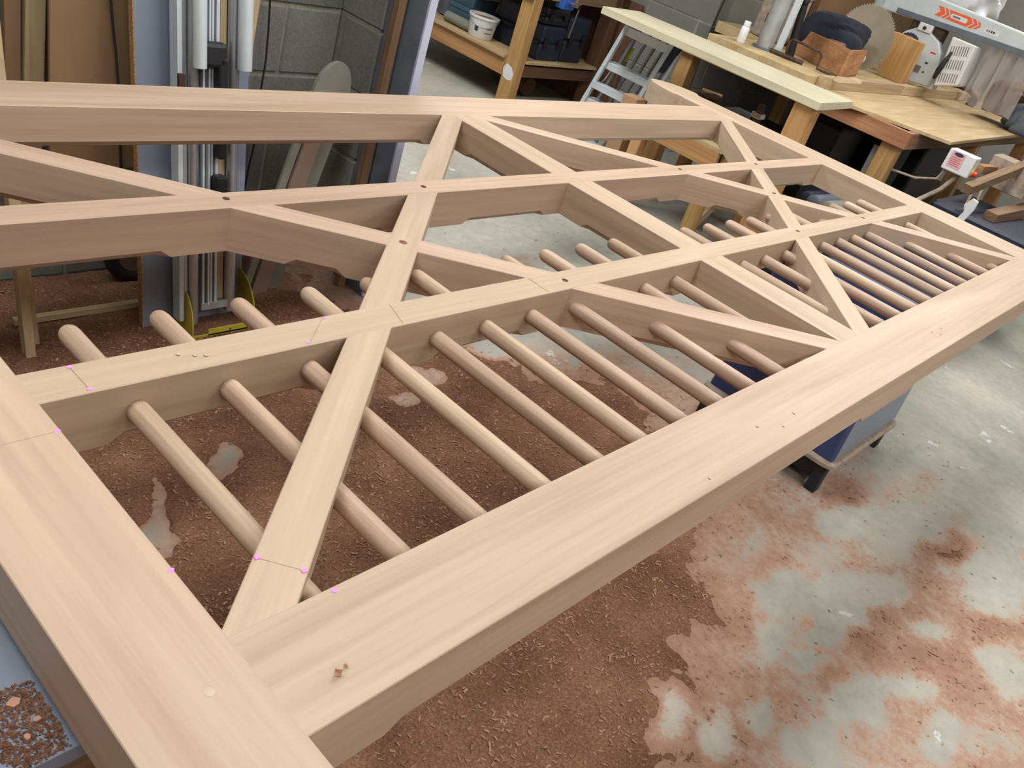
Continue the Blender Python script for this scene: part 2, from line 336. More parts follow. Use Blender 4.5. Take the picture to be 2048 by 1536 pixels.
def grid(xs, ys, zf):
    X, Y = np.meshgrid(xs, ys, indexing='ij'); Z = zf(X, Y)
    nx, ny = len(xs), len(ys)
    v = np.stack([X, Y, Z], -1).reshape(-1, 3)
    i = (np.arange(nx-1)[:, None]*ny+np.arange(ny-1)[None, :]).reshape(-1)
    f = np.stack([i, i+ny, i+ny+1, i+1], 1)
    return v, f
def np_mesh(name, v, f, mat, smooth=True):
    me = bpy.data.meshes.new(name); k = f.shape[1]
    me.vertices.add(len(v)); me.vertices.foreach_set('co', v.astype(np.float32).reshape(-1))
    me.loops.add(f.size); me.loops.foreach_set('vertex_index', f.astype(np.int32).reshape(-1))
    me.polygons.add(len(f)); me.polygons.foreach_set('loop_start', np.arange(0, f.size, k, dtype=np.int32))
    me.polygons.foreach_set('loop_total', np.full(len(f), k, dtype=np.int32))
    me.update(calc_edges=True); me.validate()
    if smooth: me.polygons.foreach_set('use_smooth', np.ones(len(me.polygons), dtype=bool))
    me.materials.append(mat); o = bpy.data.objects.new(name, me); COL.objects.link(o); return o
xs = np.concatenate([np.linspace(-3, -0.6, 12), np.arange(-0.575, 4.6, 0.025), np.linspace(4.7, 9.5, 30)])
ys = np.concatenate([np.linspace(-3, -1.1, 12), np.arange(-1.075, 2.5, 0.025), np.linspace(2.6, 6.5, 30)])
fv, ff = grid(xs, ys, lambda X, Y: X*0)
fl = np_mesh('floor', fv, ff, FLOOR, False); struct(fl)
dd = np.clip(density(fv[:, 0], fv[:, 1]), 0, 1)*np.clip((4.2-fv[:, 0])/1.0, 0, 1)
at = fl.data.attributes.new('dust', 'FLOAT', 'POINT'); at.data.foreach_set('value', dd.astype(np.float32))
xs = np.arange(-0.5, 3.7, 0.009); ys = np.arange(-0.95, 2.16, 0.009)
def dz(X, Y):
    d, T = density(X, Y, True); t = np.clip(d-0.60-0.30*(1-T), -0.4, 0.45)
    return 0.030*t + 0.004*(fbm(X, Y, 55, 61, 2)-0.5) + 0.006*(fbm(X, Y, 22, 51, 3)-0.5)*np.clip(d+0.2, 0, 1.2) + 0.010*np.clip(t, 0, 1)*(fbm(X, Y, 6, 71, 3)-0.5)*2
sv, sf = grid(xs, ys, dz)
keep = (sv[sf][:, :, 2] > -0.001).any(1); sf = sf[keep]
used = np.unique(sf); remap = -np.ones(len(sv), int); remap[used] = np.arange(len(used))
saw = np_mesh('sawdust_layer', sv[used], remap[sf], DUST); tag(saw, 'reddish brown sawdust lying in drifts over the concrete floor', 'sawdust', kind='stuff')
nf = 24000
px = rng.uniform(-0.3, 3.4, nf*4); py = rng.uniform(-0.95, 2.15, nf*4); pd = density(px, py)
sel = rng.random(nf*4) < np.clip(pd-0.5, 0.02, 1)
px, py = px[sel][:nf], py[sel][:nf]; n = len(px); pz = np.maximum(dz(px, py), 0)+0.001
L = rng.uniform(0.0015, 0.006, n); W = L*rng.uniform(0.2, 0.5, n); a = rng.uniform(0, 6.283, n); t1 = rng.uniform(-0.6, 0.6, n)
ca, sa = np.cos(a), np.sin(a)
def cor(u, v, h): return np.stack([px+ca*u-sa*v, py+sa*u+ca*v, pz+h], 1)
q = np.stack([cor(-L, -W, 0*L), cor(L, -W, np.abs(t1)*L), cor(L, W, np.abs(t1)*L+0.3*W), cor(-L, W, 0.5*W)], 1).reshape(-1, 3)
fk = np_mesh('sawdust_flakes', q, np.arange(n*4).reshape(-1, 4), FLAKE, False); tag(fk, 'fine pale wood flakes scattered through the sawdust on the floor', 'wood flakes', kind='stuff')

# ------------------------------------------------------------------ walls of concrete block
BL, BH, JT = 0.44, 0.215, 0.01
def block_mesh(l, d=0.1):
    mb = MB(); mb.box(0, l, -d, 0, 0, BH)
    o = mb.build('concrete_block_source', BLOCK, bevel=0.004); return o
def block_wall(name, p, ux, length, height, depth, first=0.0, nrm=(0, 1)):
    """mortar slab with recessed face; blocks proud of it.  p = start, ux = unit dir, nrm = outward normal"""
    mw = MB(); u = Vector((ux[0], ux[1], 0)); nv = Vector((nrm[0], nrm[1], 0)); P = Vector((p[0], p[1], 0))
    q = [P - nv*0.006, P+u*length-nv*0.006, P+u*length-nv*depth, P-nv*depth]
    mw.slab([tuple(a) for a in q], (0, 0, height))
    wl = struct(mw.build(name, MORTAR))
    ang = math.atan2(u.y, u.x)
    cache = {}
    for c in range(int(height/0.225+0.5)):
        x = -((first + (0.225 if c % 2 else 0.0)) % 0.45)
        while x < length-0.02:
            a = max(x, 0.0); b = min(x+BL, length)
            if b-a > 0.03:
                l = round(b-a, 3)
                if l not in cache:
                    mb = MB(); flip = (Vector((-u.y, u.x, 0)).dot(nv) < 0)
                    mb.box(0, l, 0.0, 0.09, 0, BH) if flip else mb.box(0, l, -0.09, 0.0, 0, BH)
                    o = mb.build('concrete_block', BLOCK, wl, bevel=0.005, seg=1); cache[l] = o
                else:
                    o = cache[l].copy(); COL.objects.link(o)
                pos = P + u*a + Vector((0, 0, c*0.225+0.006)); o.location = pos; o.rotation_euler = (0, 0, ang)
            x += 0.45
    return wl
block_wall('wall_left', (-1.2, 2.17), (1, 0), 2.87, 2.7, 0.14, first=(0.45-((1.457+1.2-0.225) % 0.45)), nrm=(0, -1))
pier = struct(box(1.676, 1.784, 1.97, 2.34, 0, 2.7).build('wall_pier', MORTAR))
for c in range(12):
    box(1.67, 1.79, 1.962 if True else 0, 2.30 - (0.15 if c % 2 else 0), c*0.225+0.006, c*0.225+0.221).build('concrete_block', BLOCK, pier, bevel=0.005, seg=1)
block_wall('wall_back', (5.62, 3.005), (0, 1), 3.4, 2.7, 0.14, first=0.1, nrm=(-1, 0))
block_wall('wall_right', (5.622, 3.0), (1, 0), 3.8, 2.7, 0.14, first=0.3, nrm=(0, -1))
struct(box(9.45, 9.6, -3, 3.1, 0, 3.3).build('wall_far', PAINTW))
struct(box(-3, 5.7, 6.4, 6.55, 0, 3.3).build('wall_rear', PAINTW))
struct(box(-3.15, -3, -3, 6.5, 0, 3.3).build('wall_near', PAINTW))
struct(box(-3, 9.5, -3.15, -3, 0, 3.3).build('wall_front', PAINTW))
struct(box(-3.15, 9.6, -3.15, 6.55, 3.3, 3.4).build('ceiling', CEIL))
# ------------------------------------------------------------------ the gate
ZT, TH = 0.80, 0.095
gate = thing('timber_gate', 'large unfinished reddish hardwood gate frame lying flat on its supports', 'gate', (0, 0, ZT))
MEM = []   # name, p0, p1, widths at p0 (left,right), at p1, sink, ends
def mem(name, p0, p1, a, b, sink, joints=True): MEM.append([name, Vector(p0), Vector(p1), a, b, sink])
def rail(name, x0, x1, lo0, hi0, lo1, hi1, sink):
    y0 = (lo0+hi0)/2; y1 = (lo1+hi1)/2
    mem(name, (x0, y0), (x1, y1), (hi0-y0, y0-lo0), (hi1-y1, y1-lo1), sink)
rail('bottom_rail', -0.01, 3.41, 0.0, 0.136, 0.0, 0.170, 0.0003)
rail('top_rail', -0.01, 3.41, 1.531, 1.671, 1.497, 1.671, 0.0003)
rail('middle_rail', -0.01, 3.41, 0.5600, 0.6268, 0.5600, 0.6268, 0.0005)
rail('middle_rail', -0.01, 3.41, 1.0245, 1.0890, 1.0255, 1.0910, 0.0005)
mem('near_stile', (-0.0675, -0.16), (-0.0675, 1.74), (0.0675, 0.0675), (0.0675, 0.0675), 0.0)
mem('muntin', (1.6775, 0.05), (1.6775, 1.56), (0.0555, 0.0555), (0.0555, 0.0555), 0.0008)
def diag(x_at, sl, y0, y1, hw, sink): mem('diagonal_brace', (x_at(y0), y0), (x_at(y1), y1), (hw, hw), (hw, hw), sink)
diag(lambda y: 0.521+1.1525*(y-0.558), 0, 0.09, 1.57, 0.0315, 0.0010)
diag(lambda y: 0.526-1.125*(y-1.09), 0, 1.56, 0.10, 0.0315, 0.0012)
diag(lambda y: 2.25-1.205*(y-1.09), 0, 1.56, 0.12, 0.031, 0.0012)
diag(lambda y: 1.772+1.181*(y-0.16), 0, 0.10, 1.56, 0.031, 0.0010)
def beam(name, p0, p1, a, b, sink, cuts):
    d = p1-p0; Ln = d.length; ang = math.atan2(d.y, d.x)
    st = [(0.0, 0.0)]
    for s0, s1 in cuts:
        st += [(s0, 0.0), (s0+0.022, 1.0), (s1-0.022, 1.0), (s1, 0.0)]
    st.append((Ln, 0.0))
    vs = []; fs = []; c = 0.016; zt = -sink; zb = -TH+sink*0.5; e = 0.0012
    for s, k in st:
        t = s/Ln; l = a[0]*(1-t)+b[0]*t; r = -(a[1]*(1-t)+b[1]*t); ck = max(c*k, 0.0006)
        vs += [(s, r+e, zt), (s, l-e, zt), (s, l, zt-e), (s, l, zb+ck), (s, l-ck, zb), (s, r+ck, zb), (s, r, zb+ck), (s, r, zt-e)]
    n = len(st)
    for i in range(n-1):
        for k in range(8):
            k2 = (k+1) % 8; fs.append((i*8+k2, i*8+k, (i+1)*8+k, (i+1)*8+k2))
    fs.append(tuple(range(8))); fs.append(tuple((n-1)*8+k for k in range(7, -1, -1)))
    return MB().add(vs, fs).build(name, SAPELE, gate, loc=(p0.x, p0.y, 0), rot=(0, 0, ang))
def cross(p, d, q, e):
    det = d.x*e.y-d.y*e.x
    if abs(det) < 1e-6: return None
    w_ = q-p; return (w_.x*e.y-w_.y*e.x)/det, (w_.x*d.y-w_.y*d.x)/det, abs(det)
allm = MEM + [['far', Vector((3.509, -0.03)), Vector((3.509, 1.70)), (0.106, 0.106), (0.106, 0.106), 0]]
for mi in MEM:
    name, p0, p1, a, b, sink = mi; d = (p1-p0); Ln = d.length; d = d/Ln; iv = []
    for mj in allm:
        if mj is mi: continue
        q = mj[1]; e = mj[2]-q; L2 = e.length; e = e/L2
        r = cross(p0, d, q, e)
        if r and -0.08 < r[0] < Ln+0.08 and -0.05 < r[1] < L2+0.05:
            h = (max(mj[3])+max(a)*0.6)/r[2]; iv.append((r[0]-h, r[0]+h))
    iv = sorted(iv+[(-1, 0.05), (Ln-0.05, Ln+1)]); cuts = []; end = iv[0][1]
    for s0, s1 in iv[1:]:
        if s0-end > 0.22: cuts.append((end+0.05, s0-0.05))
        end = max(end, s1)
    beam(name, p0, p1, a, b, sink, cuts)
# far (hanging) stile with shaped horn
hp = [(3.403, -0.03), (3.615, -0.03), (3.612, 1.0), (3.606, 1.70), (3.600, 1.79), (3.606, 1.815), (3.628, 1.835), (3.632, 1.86), (3.615, 1.92), (3.585, 1.97), (3.548, 2.005), (3.505, 2.025),
      (3.470, 2.02), (3.440, 1.985), (3.418, 1.94), (3.402, 1.89), (3.396, 1.85), (3.398, 1.83), (3.412, 1.815), (3.412, 1.795), (3.404, 1.775), (3.403, 1.70)]
MB().prism([(y-0.8, -(x-3.509)) for x, y in hp][::-1], -TH, 0).build('far_stile', SAPELE, gate, bevel=0.0012, loc=(3.509, 0.8, 0), rot=(0, 0, math.pi/2))
# dowels
DX = [0.128, 0.267, 0.410, 0.553, 0.690, 0.820, 0.957, 1.096, 1.236, 1.377, 1.516]
DX = DX + [3.392-x for x in DX[::-1]]
prof = [(0.0, 0.016), (0.622, 0.016), (0.632, 0.0145), (0.638, 0.011), (0.641, 0.006)]
dm = None
for i, x in enumerate(DX):
    if dm is None:
        mb = MB(); mb.tube([(s, 0, 0) for s, r in prof], [r for s, r in prof], 20)
        o = mb.build('dowel', DOWEL, gate, smooth=True); dm = o
    else: o = dm.copy(); COL.objects.link(o)
    o.location = (x, 0.132, -0.046); o.rotation_euler = (i*1.7, 0, math.pi/2)
    o.rotation_euler = (Matrix.Rotation(math.pi/2, 3, 'Z') @ Matrix.Rotation(i*1.7, 3, 'X')).to_euler()
# pegs, knot, plug, pencil lines and small pink marks
for x, y in [(0.563, 1.062), (1.090, 1.058), (1.088, 0.591), (2.284, 1.063), (2.851, 1.064), (2.579, 0.839), (2.290, 0.600), (2.849, 0.600)]:
    MB().cyl((0, 0, -0.01), (0, 0, 0.0002), 0.0070, n=14).build('peg_hole', PEGHOLE, gate, loc=(x, y, 0.0))
MB().cyl((0, 0, -0.01), (0, 0, 0.0002), 0.009, n=10).build('knot', KNOT, gate, loc=(0.823, 0.823, -0.0008))
MB().cyl((0, 0, -0.01), (0, 0, 0.0003), 0.0052, n=20).build('plug', PLUG, gate, loc=(-0.048, 0.089, 0))
def line(p, q, wd=0.0009, z=-0.0001):
    p = Vector(p); q = Vector(q); d = (q-p).normalized(); nrm = Vector((-d.y, d.x))*wd/2
    MB().prism([tuple(p+nrm), tuple(p-nrm), tuple(q-nrm), tuple(q+nrm)], z, z+0.0003).build('pencil_line', PENCIL, gate)
for p, q in [((0.064, 0.624), (0.065, 0.563)), ((0.475, 0.624), (0.404, 0.563)), ((0.084, 0.214), (0.118, 0.172)), ((-0.132, 0.50), (-0.004, 0.501)), ((0.62, 0.624), (0.60, 0.563)), ((1.0, 0.624), (1.0, 0.563))]:
    line(p, q, z=0.0 if p[1] != 0.214 else -0.0009)
for x, y in [(0.064, 0.621), (0.065, 0.567), (-0.004, 0.501), (-0.003, 0.241), (0.084, 0.214), (0.117, 0.172), (0.128, 0.131), (0.475, 0.621), (0.404, 0.567)]:
    MB().prism([(-.0035, -.0025), (.002, -.003), (.0045, .001), (.001, .003), (-.003, .002)], -0.002, 0.0004).build('pink_mark', PINK, gate, loc=(x, y, 0))
# ------------------------------------------------------------------ shavings and chips lying on the gate
def curl(loc, rz, r, wd, turns, label):
    mb = MB(); n = 14; vs = []; fs = []
    for i in range(n+1):
        a = turns*2*math.pi*i/n; rr = r*(0.6+0.4*i/n)
        for s in (-1, 1): vs.append((rr*math.sin(a), s*wd/2, rr*(1-math.cos(a))+0.0006))
    for i in range(n): fs.append((2*i, 2*i+1, 2*i+3, 2*i+2))
    o = mb.add(vs, fs).build('wood_shaving', SHAVE, loc=loc, rot=(0, 0, rz))
    s_ = o.modifiers.new('thick', 'SOLIDIFY'); s_.thickness = 0.0005; s_.offset = 1
    return tag(o, label, 'shaving')
curl((0.062, 0.038, ZT+0.0004), 0.9, 0.0045, 0.007, 0.5, 'curled wood shaving on the bottom rail near the front corner of the gate')
curl((0.075, 0.043, ZT+0.0004), 0.6, 0.0025, 0.004, 0.6, 'tiny thin shaving just beside the larger curl on the bottom rail')
for x, y in [(1.02, 0.06), (1.15, 0.048), (1.08, 0.035), (0.78, 0.02), (2.03, 0.06), (2.1, 0.055), (2.05, 0.04), (0.205, 0.60), (0.225, 0.59), (0.24, 0.585)]:
    o = MB().prism([(-.003, -.0015), (.002, -.002), (.0035, .001), (-.001, .002)], 0, 0.0012).build('wood_crumb', PLUG, loc=(x, y, ZT+0.0003), rot=(0, 0, x*9))
    tag(o, 'tiny pale wood crumb lying on a top face of the gate', 'wood crumb', 'crumbs lying on the gate')

# ------------------------------------------------------------------ supports under the gate
t = thing('support_box', 'blue grey board on a rough timber box holding up the near stile of the gate', 'support', (-0.34, 0.56, 0))
mb = box(-0.30, 0.315, -0.40, 0.36, 0.683, 0.7045); mb.build('board', MELAMINE, t, bevel=0.001)
for sx in (-0.26, 0.24):
    for sy in (-0.34, 0.30): box(sx, sx+0.045, sy, sy+0.045, 0, 0.683).build('leg', OLDPINE, t, bevel=0.002)
for sy in (-0.365, 0.345): box(-0.28, 0.30, sy, sy+0.022, 0.56, 0.683).build('side_rail', OLDPINE, t, bevel=0.002)
ch = []
for i, (x, y) in enumerate([(-0.165, 0.19), (-0.185, 0.215), (-0.2, 0.25), (-0.175, 0.27), (-0.16, 0.235), (-0.215, 0.2), (-0.15, 0.205), (-0.19, 0.3)]):
    s_ = 0.003+0.0035*rng.random(); v = [(math.cos(a)*s_*(0.6+0.6*rng.random()), math.sin(a)*s_*(0.6+0.6*rng.random())) for a in np.linspace(0, 5.4, 6)]
    o = MB().prism(v, 0, 0.003+0.003*rng.random()).build('wood_chip', SHAVE, loc=(x, y, 0.7047)); tag(o, 'small reddish wood chip on the blue grey board under the near stile', 'wood chip', 'wood chips on the support board')
fx = rng.uniform(-0.30, -0.136, 9000); fy = rng.uniform(0.162, 0.42, 9000); pp = np.stack([fx, fy], 1)[(fbm(fx, fy, 14, 91) > 0.5)]
mb = MB()
for x, y in pp:
    s_ = 0.0012+0.0018*rng.random(); a = rng.random()*6.3
    mb.add([(x+s_*math.cos(a+k*2.1), y+s_*math.sin(a+k*2.1), 0.7048+(0.002 if k == 0 else 0)) for k in range(3)], [(0, 1, 2)])
tag(mb.build('sawdust_crumbs', DUST), 'coarse sawdust sprinkled on the blue grey board beside the near stile', 'sawdust', kind='stuff')

t = thing('blue_tub', 'dark blue plastic tub with a pale rim under the bottom rail of the gate', 'tub', (2.72, 0.43, 0))
def rrect(hx, hy, r, n=5):
    pts = []
    for cx, cy, a0 in ((hx-r, hy-r, 0), (-hx+r, hy-r, 90), (-hx+r, -hy+r, 180), (hx-r, -hy+r, 270)):
        for k in range(n+1):
            a = math.radians(a0+90*k/n); pts.append((cx+r*math.cos(a), cy+r*math.sin(a)))
    return pts
def loft(rings):
    vs = []; fs = []; n = len(rings[0])
    for rg in rings: vs += rg
    for i in range(len(rings)-1):
        for k in range(n): fs.append((i*n+k, i*n+(k+1) % n, (i+1)*n+(k+1) % n, (i+1)*n+k))
    fs.append(tuple(range(n-1, -1, -1))); fs.append(tuple((len(rings)-1)*n+k for k in range(n)))
    return MB().add(vs, fs)
rg = lambda hx, hy, r, z: [(x, y, z) for x, y in rrect(hx, hy, r)]
loft([rg(0.315, 0.255, 0.012, 0.135), rg(0.29, 0.232, 0.015, 0.70), rg(0.285, 0.227, 0.015, 0.704)]).build('body', BLUETUB, t)
loft([rg(0.325, 0.265, 0.04, 0.112), rg(0.335, 0.275, 0.045, 0.115), rg(0.335, 0.275, 0.045, 0.128), rg(0.328, 0.268, 0.04, 0.136)]).build('rim', RIM, t, smooth=True)
box(-0.29, 0.29, -0.225, 0.225, 0.035, 0.112).build('base_tray', BLACK, t, bevel=0.004)
MB().slab([(-0.300, -0.2552, 0.145), (0.300, -0.2552, 0.145), (0.279, -0.2335, 0.69), (-0.279, -0.2335, 0.69)], (0, -0.003, 0)).build('lit_side_sheet', MELAMINE, t)  # added pale sheet; light on the tub's front side put into its colour
for sx in (-0.315, 0.275):
    for sy in (-0.255, 0.215): box(sx, sx+0.045, sy, sy+0.04, 0, 0.112).build('foot', DARK, t, bevel=0.003)

tag(box(4.20, 4.70, 1.14, 1.38, 0, 0.40).build('dark_chest', DARK, bevel=0.01), 'low dark chest beneath the rolled mats beside the saw bench', 'chest')
for i, (x, y, z, r, mt, lb) in enumerate([(4.40, 1.19, 0.445, 0.042, GREYBOARD, 'grey green rolled mat nearest the gate on the dark chest'), (4.44, 1.28, 0.44, 0.038, STEELGREY, 'blue grey rolled mat in the middle of the dark chest'), (4.50, 1.345, 0.435, 0.033, NAVY, 'navy rolled mat at the back of the dark chest')]):
    mb = MB(); mb.tube([(-0.17, 0, 0), (-0.165, 0, 0), (0.165, 0, 0), (0.17, 0, 0)], [r*0.8, r, r, r*0.8], 16); tag(mb.build('rolled_mat', mt, smooth=True, loc=(x, y, z), rot=(0, 0, -0.08)), lb, 'rolled mat', 'rolled mats on the chest')

# ------------------------------------------------------------------ leaning boards by the left wall
def lean_board(name, x0b, x1b, x0t, x1t, yb, k, zb, ztop, th, mat, label, cat='board', bev=0.001):
    q = [(x0b, yb+k*zb, zb), (x1b, yb+k*zb, zb), (x1t, yb+k*ztop, ztop), (x0t, yb+k*ztop, ztop)]
    return tag(MB().slab(q, (0, th, -th*k)).build(name, mat, bevel=bev), label, cat)
def ex(b, t_, z, Z): return b+(t_-b)*Z/z
Z = 2.2
lean_board('pale_batten', 0.488, 0.5135, ex(.488, .452, .9, Z), ex(.5135, .477, .9, Z), 1.75, 0.17, 0.004, Z, 0.03, PALEWOOD, 'slim pale batten with a chamfered foot leaning at the far left', 'batten')
lean_board('pale_batten', 0.516, 0.545, ex(.516, .478, .9, Z), ex(.545, .498, .9, Z), 1.80, 0.17, 0.004, 1.9, 0.02, PALEWOOD, 'short backed pale batten leaning just behind the slim one at the far left', 'batten')
lean_board('brown_board', 0.572, 0.604, 0.552, 0.608, 2.07, 0.03, 0.22, Z, 0.02, BROWN, 'narrow brown board leaning on the block wall at the left edge', 'board')
lean_board('grey_brown_plank', 0.606, 0.655, 0.634, 0.686, 2.065, 0.03, 0.22, Z, 0.022, PALEWOOD, 'greyish pale plank leaning in front of the brown hardboard', 'plank')
lean_board('hardboard_sheet', 0.643, 0.88, 0.65, 0.84, 1.955, 0.085, 0.44, 1.6, 0.012, BROWN, 'wide brown hardboard sheet leaning behind the battens', 'sheet')
t = thing('melamine_panel', 'tall blue grey melamine panel with raw chipboard edge leaning behind the aluminium mast', 'panel', (0, 0, 0))
q = [(0.846, 1.80, 0.004), (1.178, 1.80, 0.004), (1.140, 1.80+.155*Z, Z), (0.772, 1.80+.155*Z, Z)]
MB().slab(q, (0, 0.020, -0.0033)).build('board', MELAMINE, t)
q2 = [(0.842, 1.7995, 0.004), (0.846, 1.7995, 0.004), (0.772, 1.7995+.155*Z, Z), (0.768, 1.7995+.155*Z, Z)]
MB().slab(q2, (0, 0.021, -0.0033)).build('raw_edge', CHIP, t)
lean_board('punched_batten', 1.155, 1.170, 1.175, 1.315, 1.93, 0.075, 0.10, Z, 0.018, PINE if False else PALEWOOD, 'pale batten with nail holes leaning beside the aluminium mast', 'batten')
ob = bpy.data.objects['punched_batten']
for z in (0.62, 0.74, 0.86, 0.98):
    MB().cyl((0, 0.001, 0), (0, -0.0008, 0), 0.003, n=8).build('nail_hole', PEGHOLE, ob, loc=(1.196+0.013*(z-.62)/.3, 1.93+.075*z, z), rot=(-0.075, 0, 0))
mb = MB(); mb.tube([(0.77, 2.05, 1.3), (0.784, 2.03, 0.98), (0.792, 2.012, 0.896), (0.801, 2.006, 0.822), (0.809, 1.999, 0.759), (0.816, 1.992, 0.687), (0.83, 1.985, 0.5), (0.85, 1.98, 0.30)], 0.0035, 8)
tag(mb.build('black_cable', RUBBER, smooth=True), 'black cable hanging in front of the brown hardboard sheet', 'cable')
mb = MB(); mb.tube([(1.33, 2.14, 1.5), (1.352, 2.14, 1.05), (1.359, 2.14, 0.916), (1.369, 2.14, 0.825), (1.376, 2.14, 0.73), (1.374, 2.14, 0.634), (1.379, 2.14, 0.44), (1.37, 2.14, 0.349), (1.365, 2.14, 0.2), (1.35, 2.13, 0.02)], 0.0032, 8)
tag(mb.build('black_cable', RUBBER, smooth=True), 'thin black cable running down the bare block wall', 'cable')
t = thing('rubber_wheel', 'dark tyred wheel with a pinkish hub lying against the wall behind the melamine panel', 'wheel', (0.965, 2.06, 0.125), (0.25, 0, 0))
mb = MB(); mb.tube([(0.10*math.cos(a), 0, 0.10*math.sin(a)) for a in np.linspace(0, 2*math.pi, 25)], 0.022, 10, False); mb.build('tyre', RUBBER, t, smooth=True)
MB().cyl((0, 0.012, 0), (0, -0.012, 0), 0.082, n=24).build('hub', PINKBROWN, t, bevel=0.004)
MB().cyl((0, 0.02, 0), (0, -0.02, 0), 0.02, n=14).build('axle', IRON, t)
o = MB().slab([(0.52, 1.905, 0.0), (1.0, 1.905, 0.0), (1.0, 1.925, 0.0), (0.52, 1.925, 0.0)], (0, 0, 0.018)).build('floor_lath', PALEWOOD, loc=(0, 0, 0.016)); tag(o, 'thin dusty lath lying flat on the sawdust below the left wall', 'lath')

# aluminium mast
t = thing('aluminium_mast', 'aluminium sliding mast of tubes and channels standing on a yellow base plate', 'mast', (1.03, 1.735, 0.0), (-0.1538, 0, 0))
def lx(x): return x-1.03
H = 2.2
def shape(z0, z1, b0, b1, dx):   # straight member drifting in x
    return [((b0+dx*0), z0), ((b1), z1)]
def vbar(name, x0, x1, y0, y1, z0, z1, mat, drift=-0.03, bev=0.001):
    d0 = drift*z0; d1 = drift*z1
    q = [(lx(x0)+d0, y0, z0), (lx(x1)+d0, y0, z0), (lx(x1)+d1, y0, z1), (lx(x0)+d1, y0, z1)]
    return MB().slab(q, (0, y1-y0, 0)).build(name, mat, t, bevel=bev)
vbar('side_channel', 0.928, 0.942, 0.0, 0.04, 0.05, H, ALUM)
vbar('side_channel', 0.944, 0.958, 0.006, 0.04, 0.05, H, ALU)
vbar('channel_web', 0.958, 1.115, 0.035, 0.045, 0.08, H, ALU)
for x0, x1, y0 in ((1.003, 1.010, 0.0), (1.020, 1.026, -0.002), (1.030, 1.036, 0.0), (1.046, 1.056, 0.004)): vbar('channel_rib', x0, x1, y0, 0.036, 0.09, H, ALUM)
MB().tube([(lx(0.977)-0.03*0.035, 0.012, 0.035), (lx(0.977)-0.03*H, 0.012, H)], 0.0175, 20).build('mast_tube', ALU, t, smooth=True)
MB().tube([(lx(1.103)-0.03*0.06, 0.012, 0.06), (lx(1.103)-0.03*H, 0.012, H)], 0.0175, 20).build('mast_tube', ALU, t, smooth=True)
MB().tube([(lx(0.980)-0.03*0.785, -0.022, 0.80), (lx(0.980)-0.03*H, -0.022, H)], 0.0185, 20).build('sliding_tube', ALUM, t, smooth=True)
MB().tube([(lx(1.118)-0.03*0.785, -0.022, 0.80), (lx(1.118)-0.03*H, -0.022, H)], 0.0205, 20).build('sliding_tube', ALUM, t, smooth=True)
vbar('timber_strip', 1.064, 1.084, 0.016, 0.03, 0.10, H, PALEWOOD)
vbar('handle', 1.036, 1.064, -0.03, 0.01, 0.55, 0.83, BLACK, bev=0.006)
vbar('handle_hook', 0.992, 1.064, -0.03, 0.01, 0.80, 0.868, BLACK, bev=0.012)
vbar('clamp_block', 1.03, 1.068, -0.03, 0.012, 0.44, 0.50, BLACK, bev=0.006)
vbar('catch', 0.926, 0.945, -0.012, 0.0, 0.72, 0.78, IRON)
vbar('foot_bar', 1.0, 1.09, 0.0, 0.02, 0.075, 0.098, STEEL)
base = thing('yellow_base', 'yellow steel foot bracket with rounded cheeks holding the aluminium mast', 'bracket', (1.03, 1.735, 0))
def cheek(xc):
    pts = [(0.12, 0.012), (0.12, 0.165)] + [(0.10-0.135*math.sin(a), 0.012+0.155*math.cos(a)) for a in np.linspace(0, math.pi/2, 9)]
    return MB().slab([(xc, y, z) for y, z in pts], (0.004, 0, 0)).build('cheek_plate', YELLOW, base, bevel=0.0008)
cheek(-0.083); cheek(0.133)
box(-0.083, 0.137, -0.035, 0.11, 0.010, 0.014).build('floor_plate', DUST, base)
box(-0.03, 0.11, -0.038, -0.033, 0.012, 0.034).build('front_lip', YELLOW, base)
box(-0.083, 0.137, -0.038, -0.0345, 0.010, 0.0175).build('front_edge', YELLOW, base)
MB().cyl((0.045, -0.0395, 0.023), (0.045, -0.038, 0.023), 0.003, n=10).build('bolt_hole', BLACK, base)

# grey rounded board, pink board, strip and panel at the pier
def slanted(name, pts, th, mat, label):
    return tag(MB().slab(pts, (0.0, th, 0)).build(name, mat, bevel=0.001), label, 'board')
pts = [(1.246, 0.004), (1.400, 0.004)]
for u in np.linspace(0, math.pi, 15):
    pts.append((1.323+0.264*0.66+0.077*math.cos(u)+0.02*math.sin(u), 0.66+0.14*math.sin(u)**0.85))
pts = [(x, 1.91+0.045*z, z) for x, z in pts]
slanted('rounded_board', pts, 0.016, GREYBOARD, 'grey board with a rounded top leaning in the corner of the pier')
q = [(1.272, 1.888, 0.004), (1.336, 1.888, 0.004), (1.336+.25*.60, 1.888+.045*.60, 0.60), (1.272+.25*.60, 1.888+.045*.60, 0.60)]
slanted('pinkish_board', q, 0.016, PINKBROWN, 'pinkish brown board leaning in front of the grey rounded board')
q = [(1.232, 1.892, 0.004), (1.262, 1.892, 0.004), (1.262+.25*.58, 1.892+.045*.58, 0.58), (1.232+.25*.58, 1.892+.045*.58, 0.58)]
slanted('grey_strip_board', q, 0.012, GREYBOARD, 'narrow grey strip leaning left of the pinkish brown board')
tag(box(1.628, 1.660, 1.858, 1.885, 0.002, 2.4).build('brown_stud', OLDPINE, bevel=0.001), 'upright brown timber strip standing in front of the block pier', 'timber strip')
t = thing('white_door_leaf', 'pale bluish white panel standing on edge at the end of the block wall', 'panel', (0, 0, 0))
box(1.675, 1.707, 1.78, 1.952, 0.003, 2.3).build('shaded_leaf', STEELGREY, t)  # side of the pale panel in shadow; shade put into its darker colour
box(1.6755, 1.7065, 1.772, 1.781, 0.003, 2.3).build('edge_strip', MELBLUE, t)

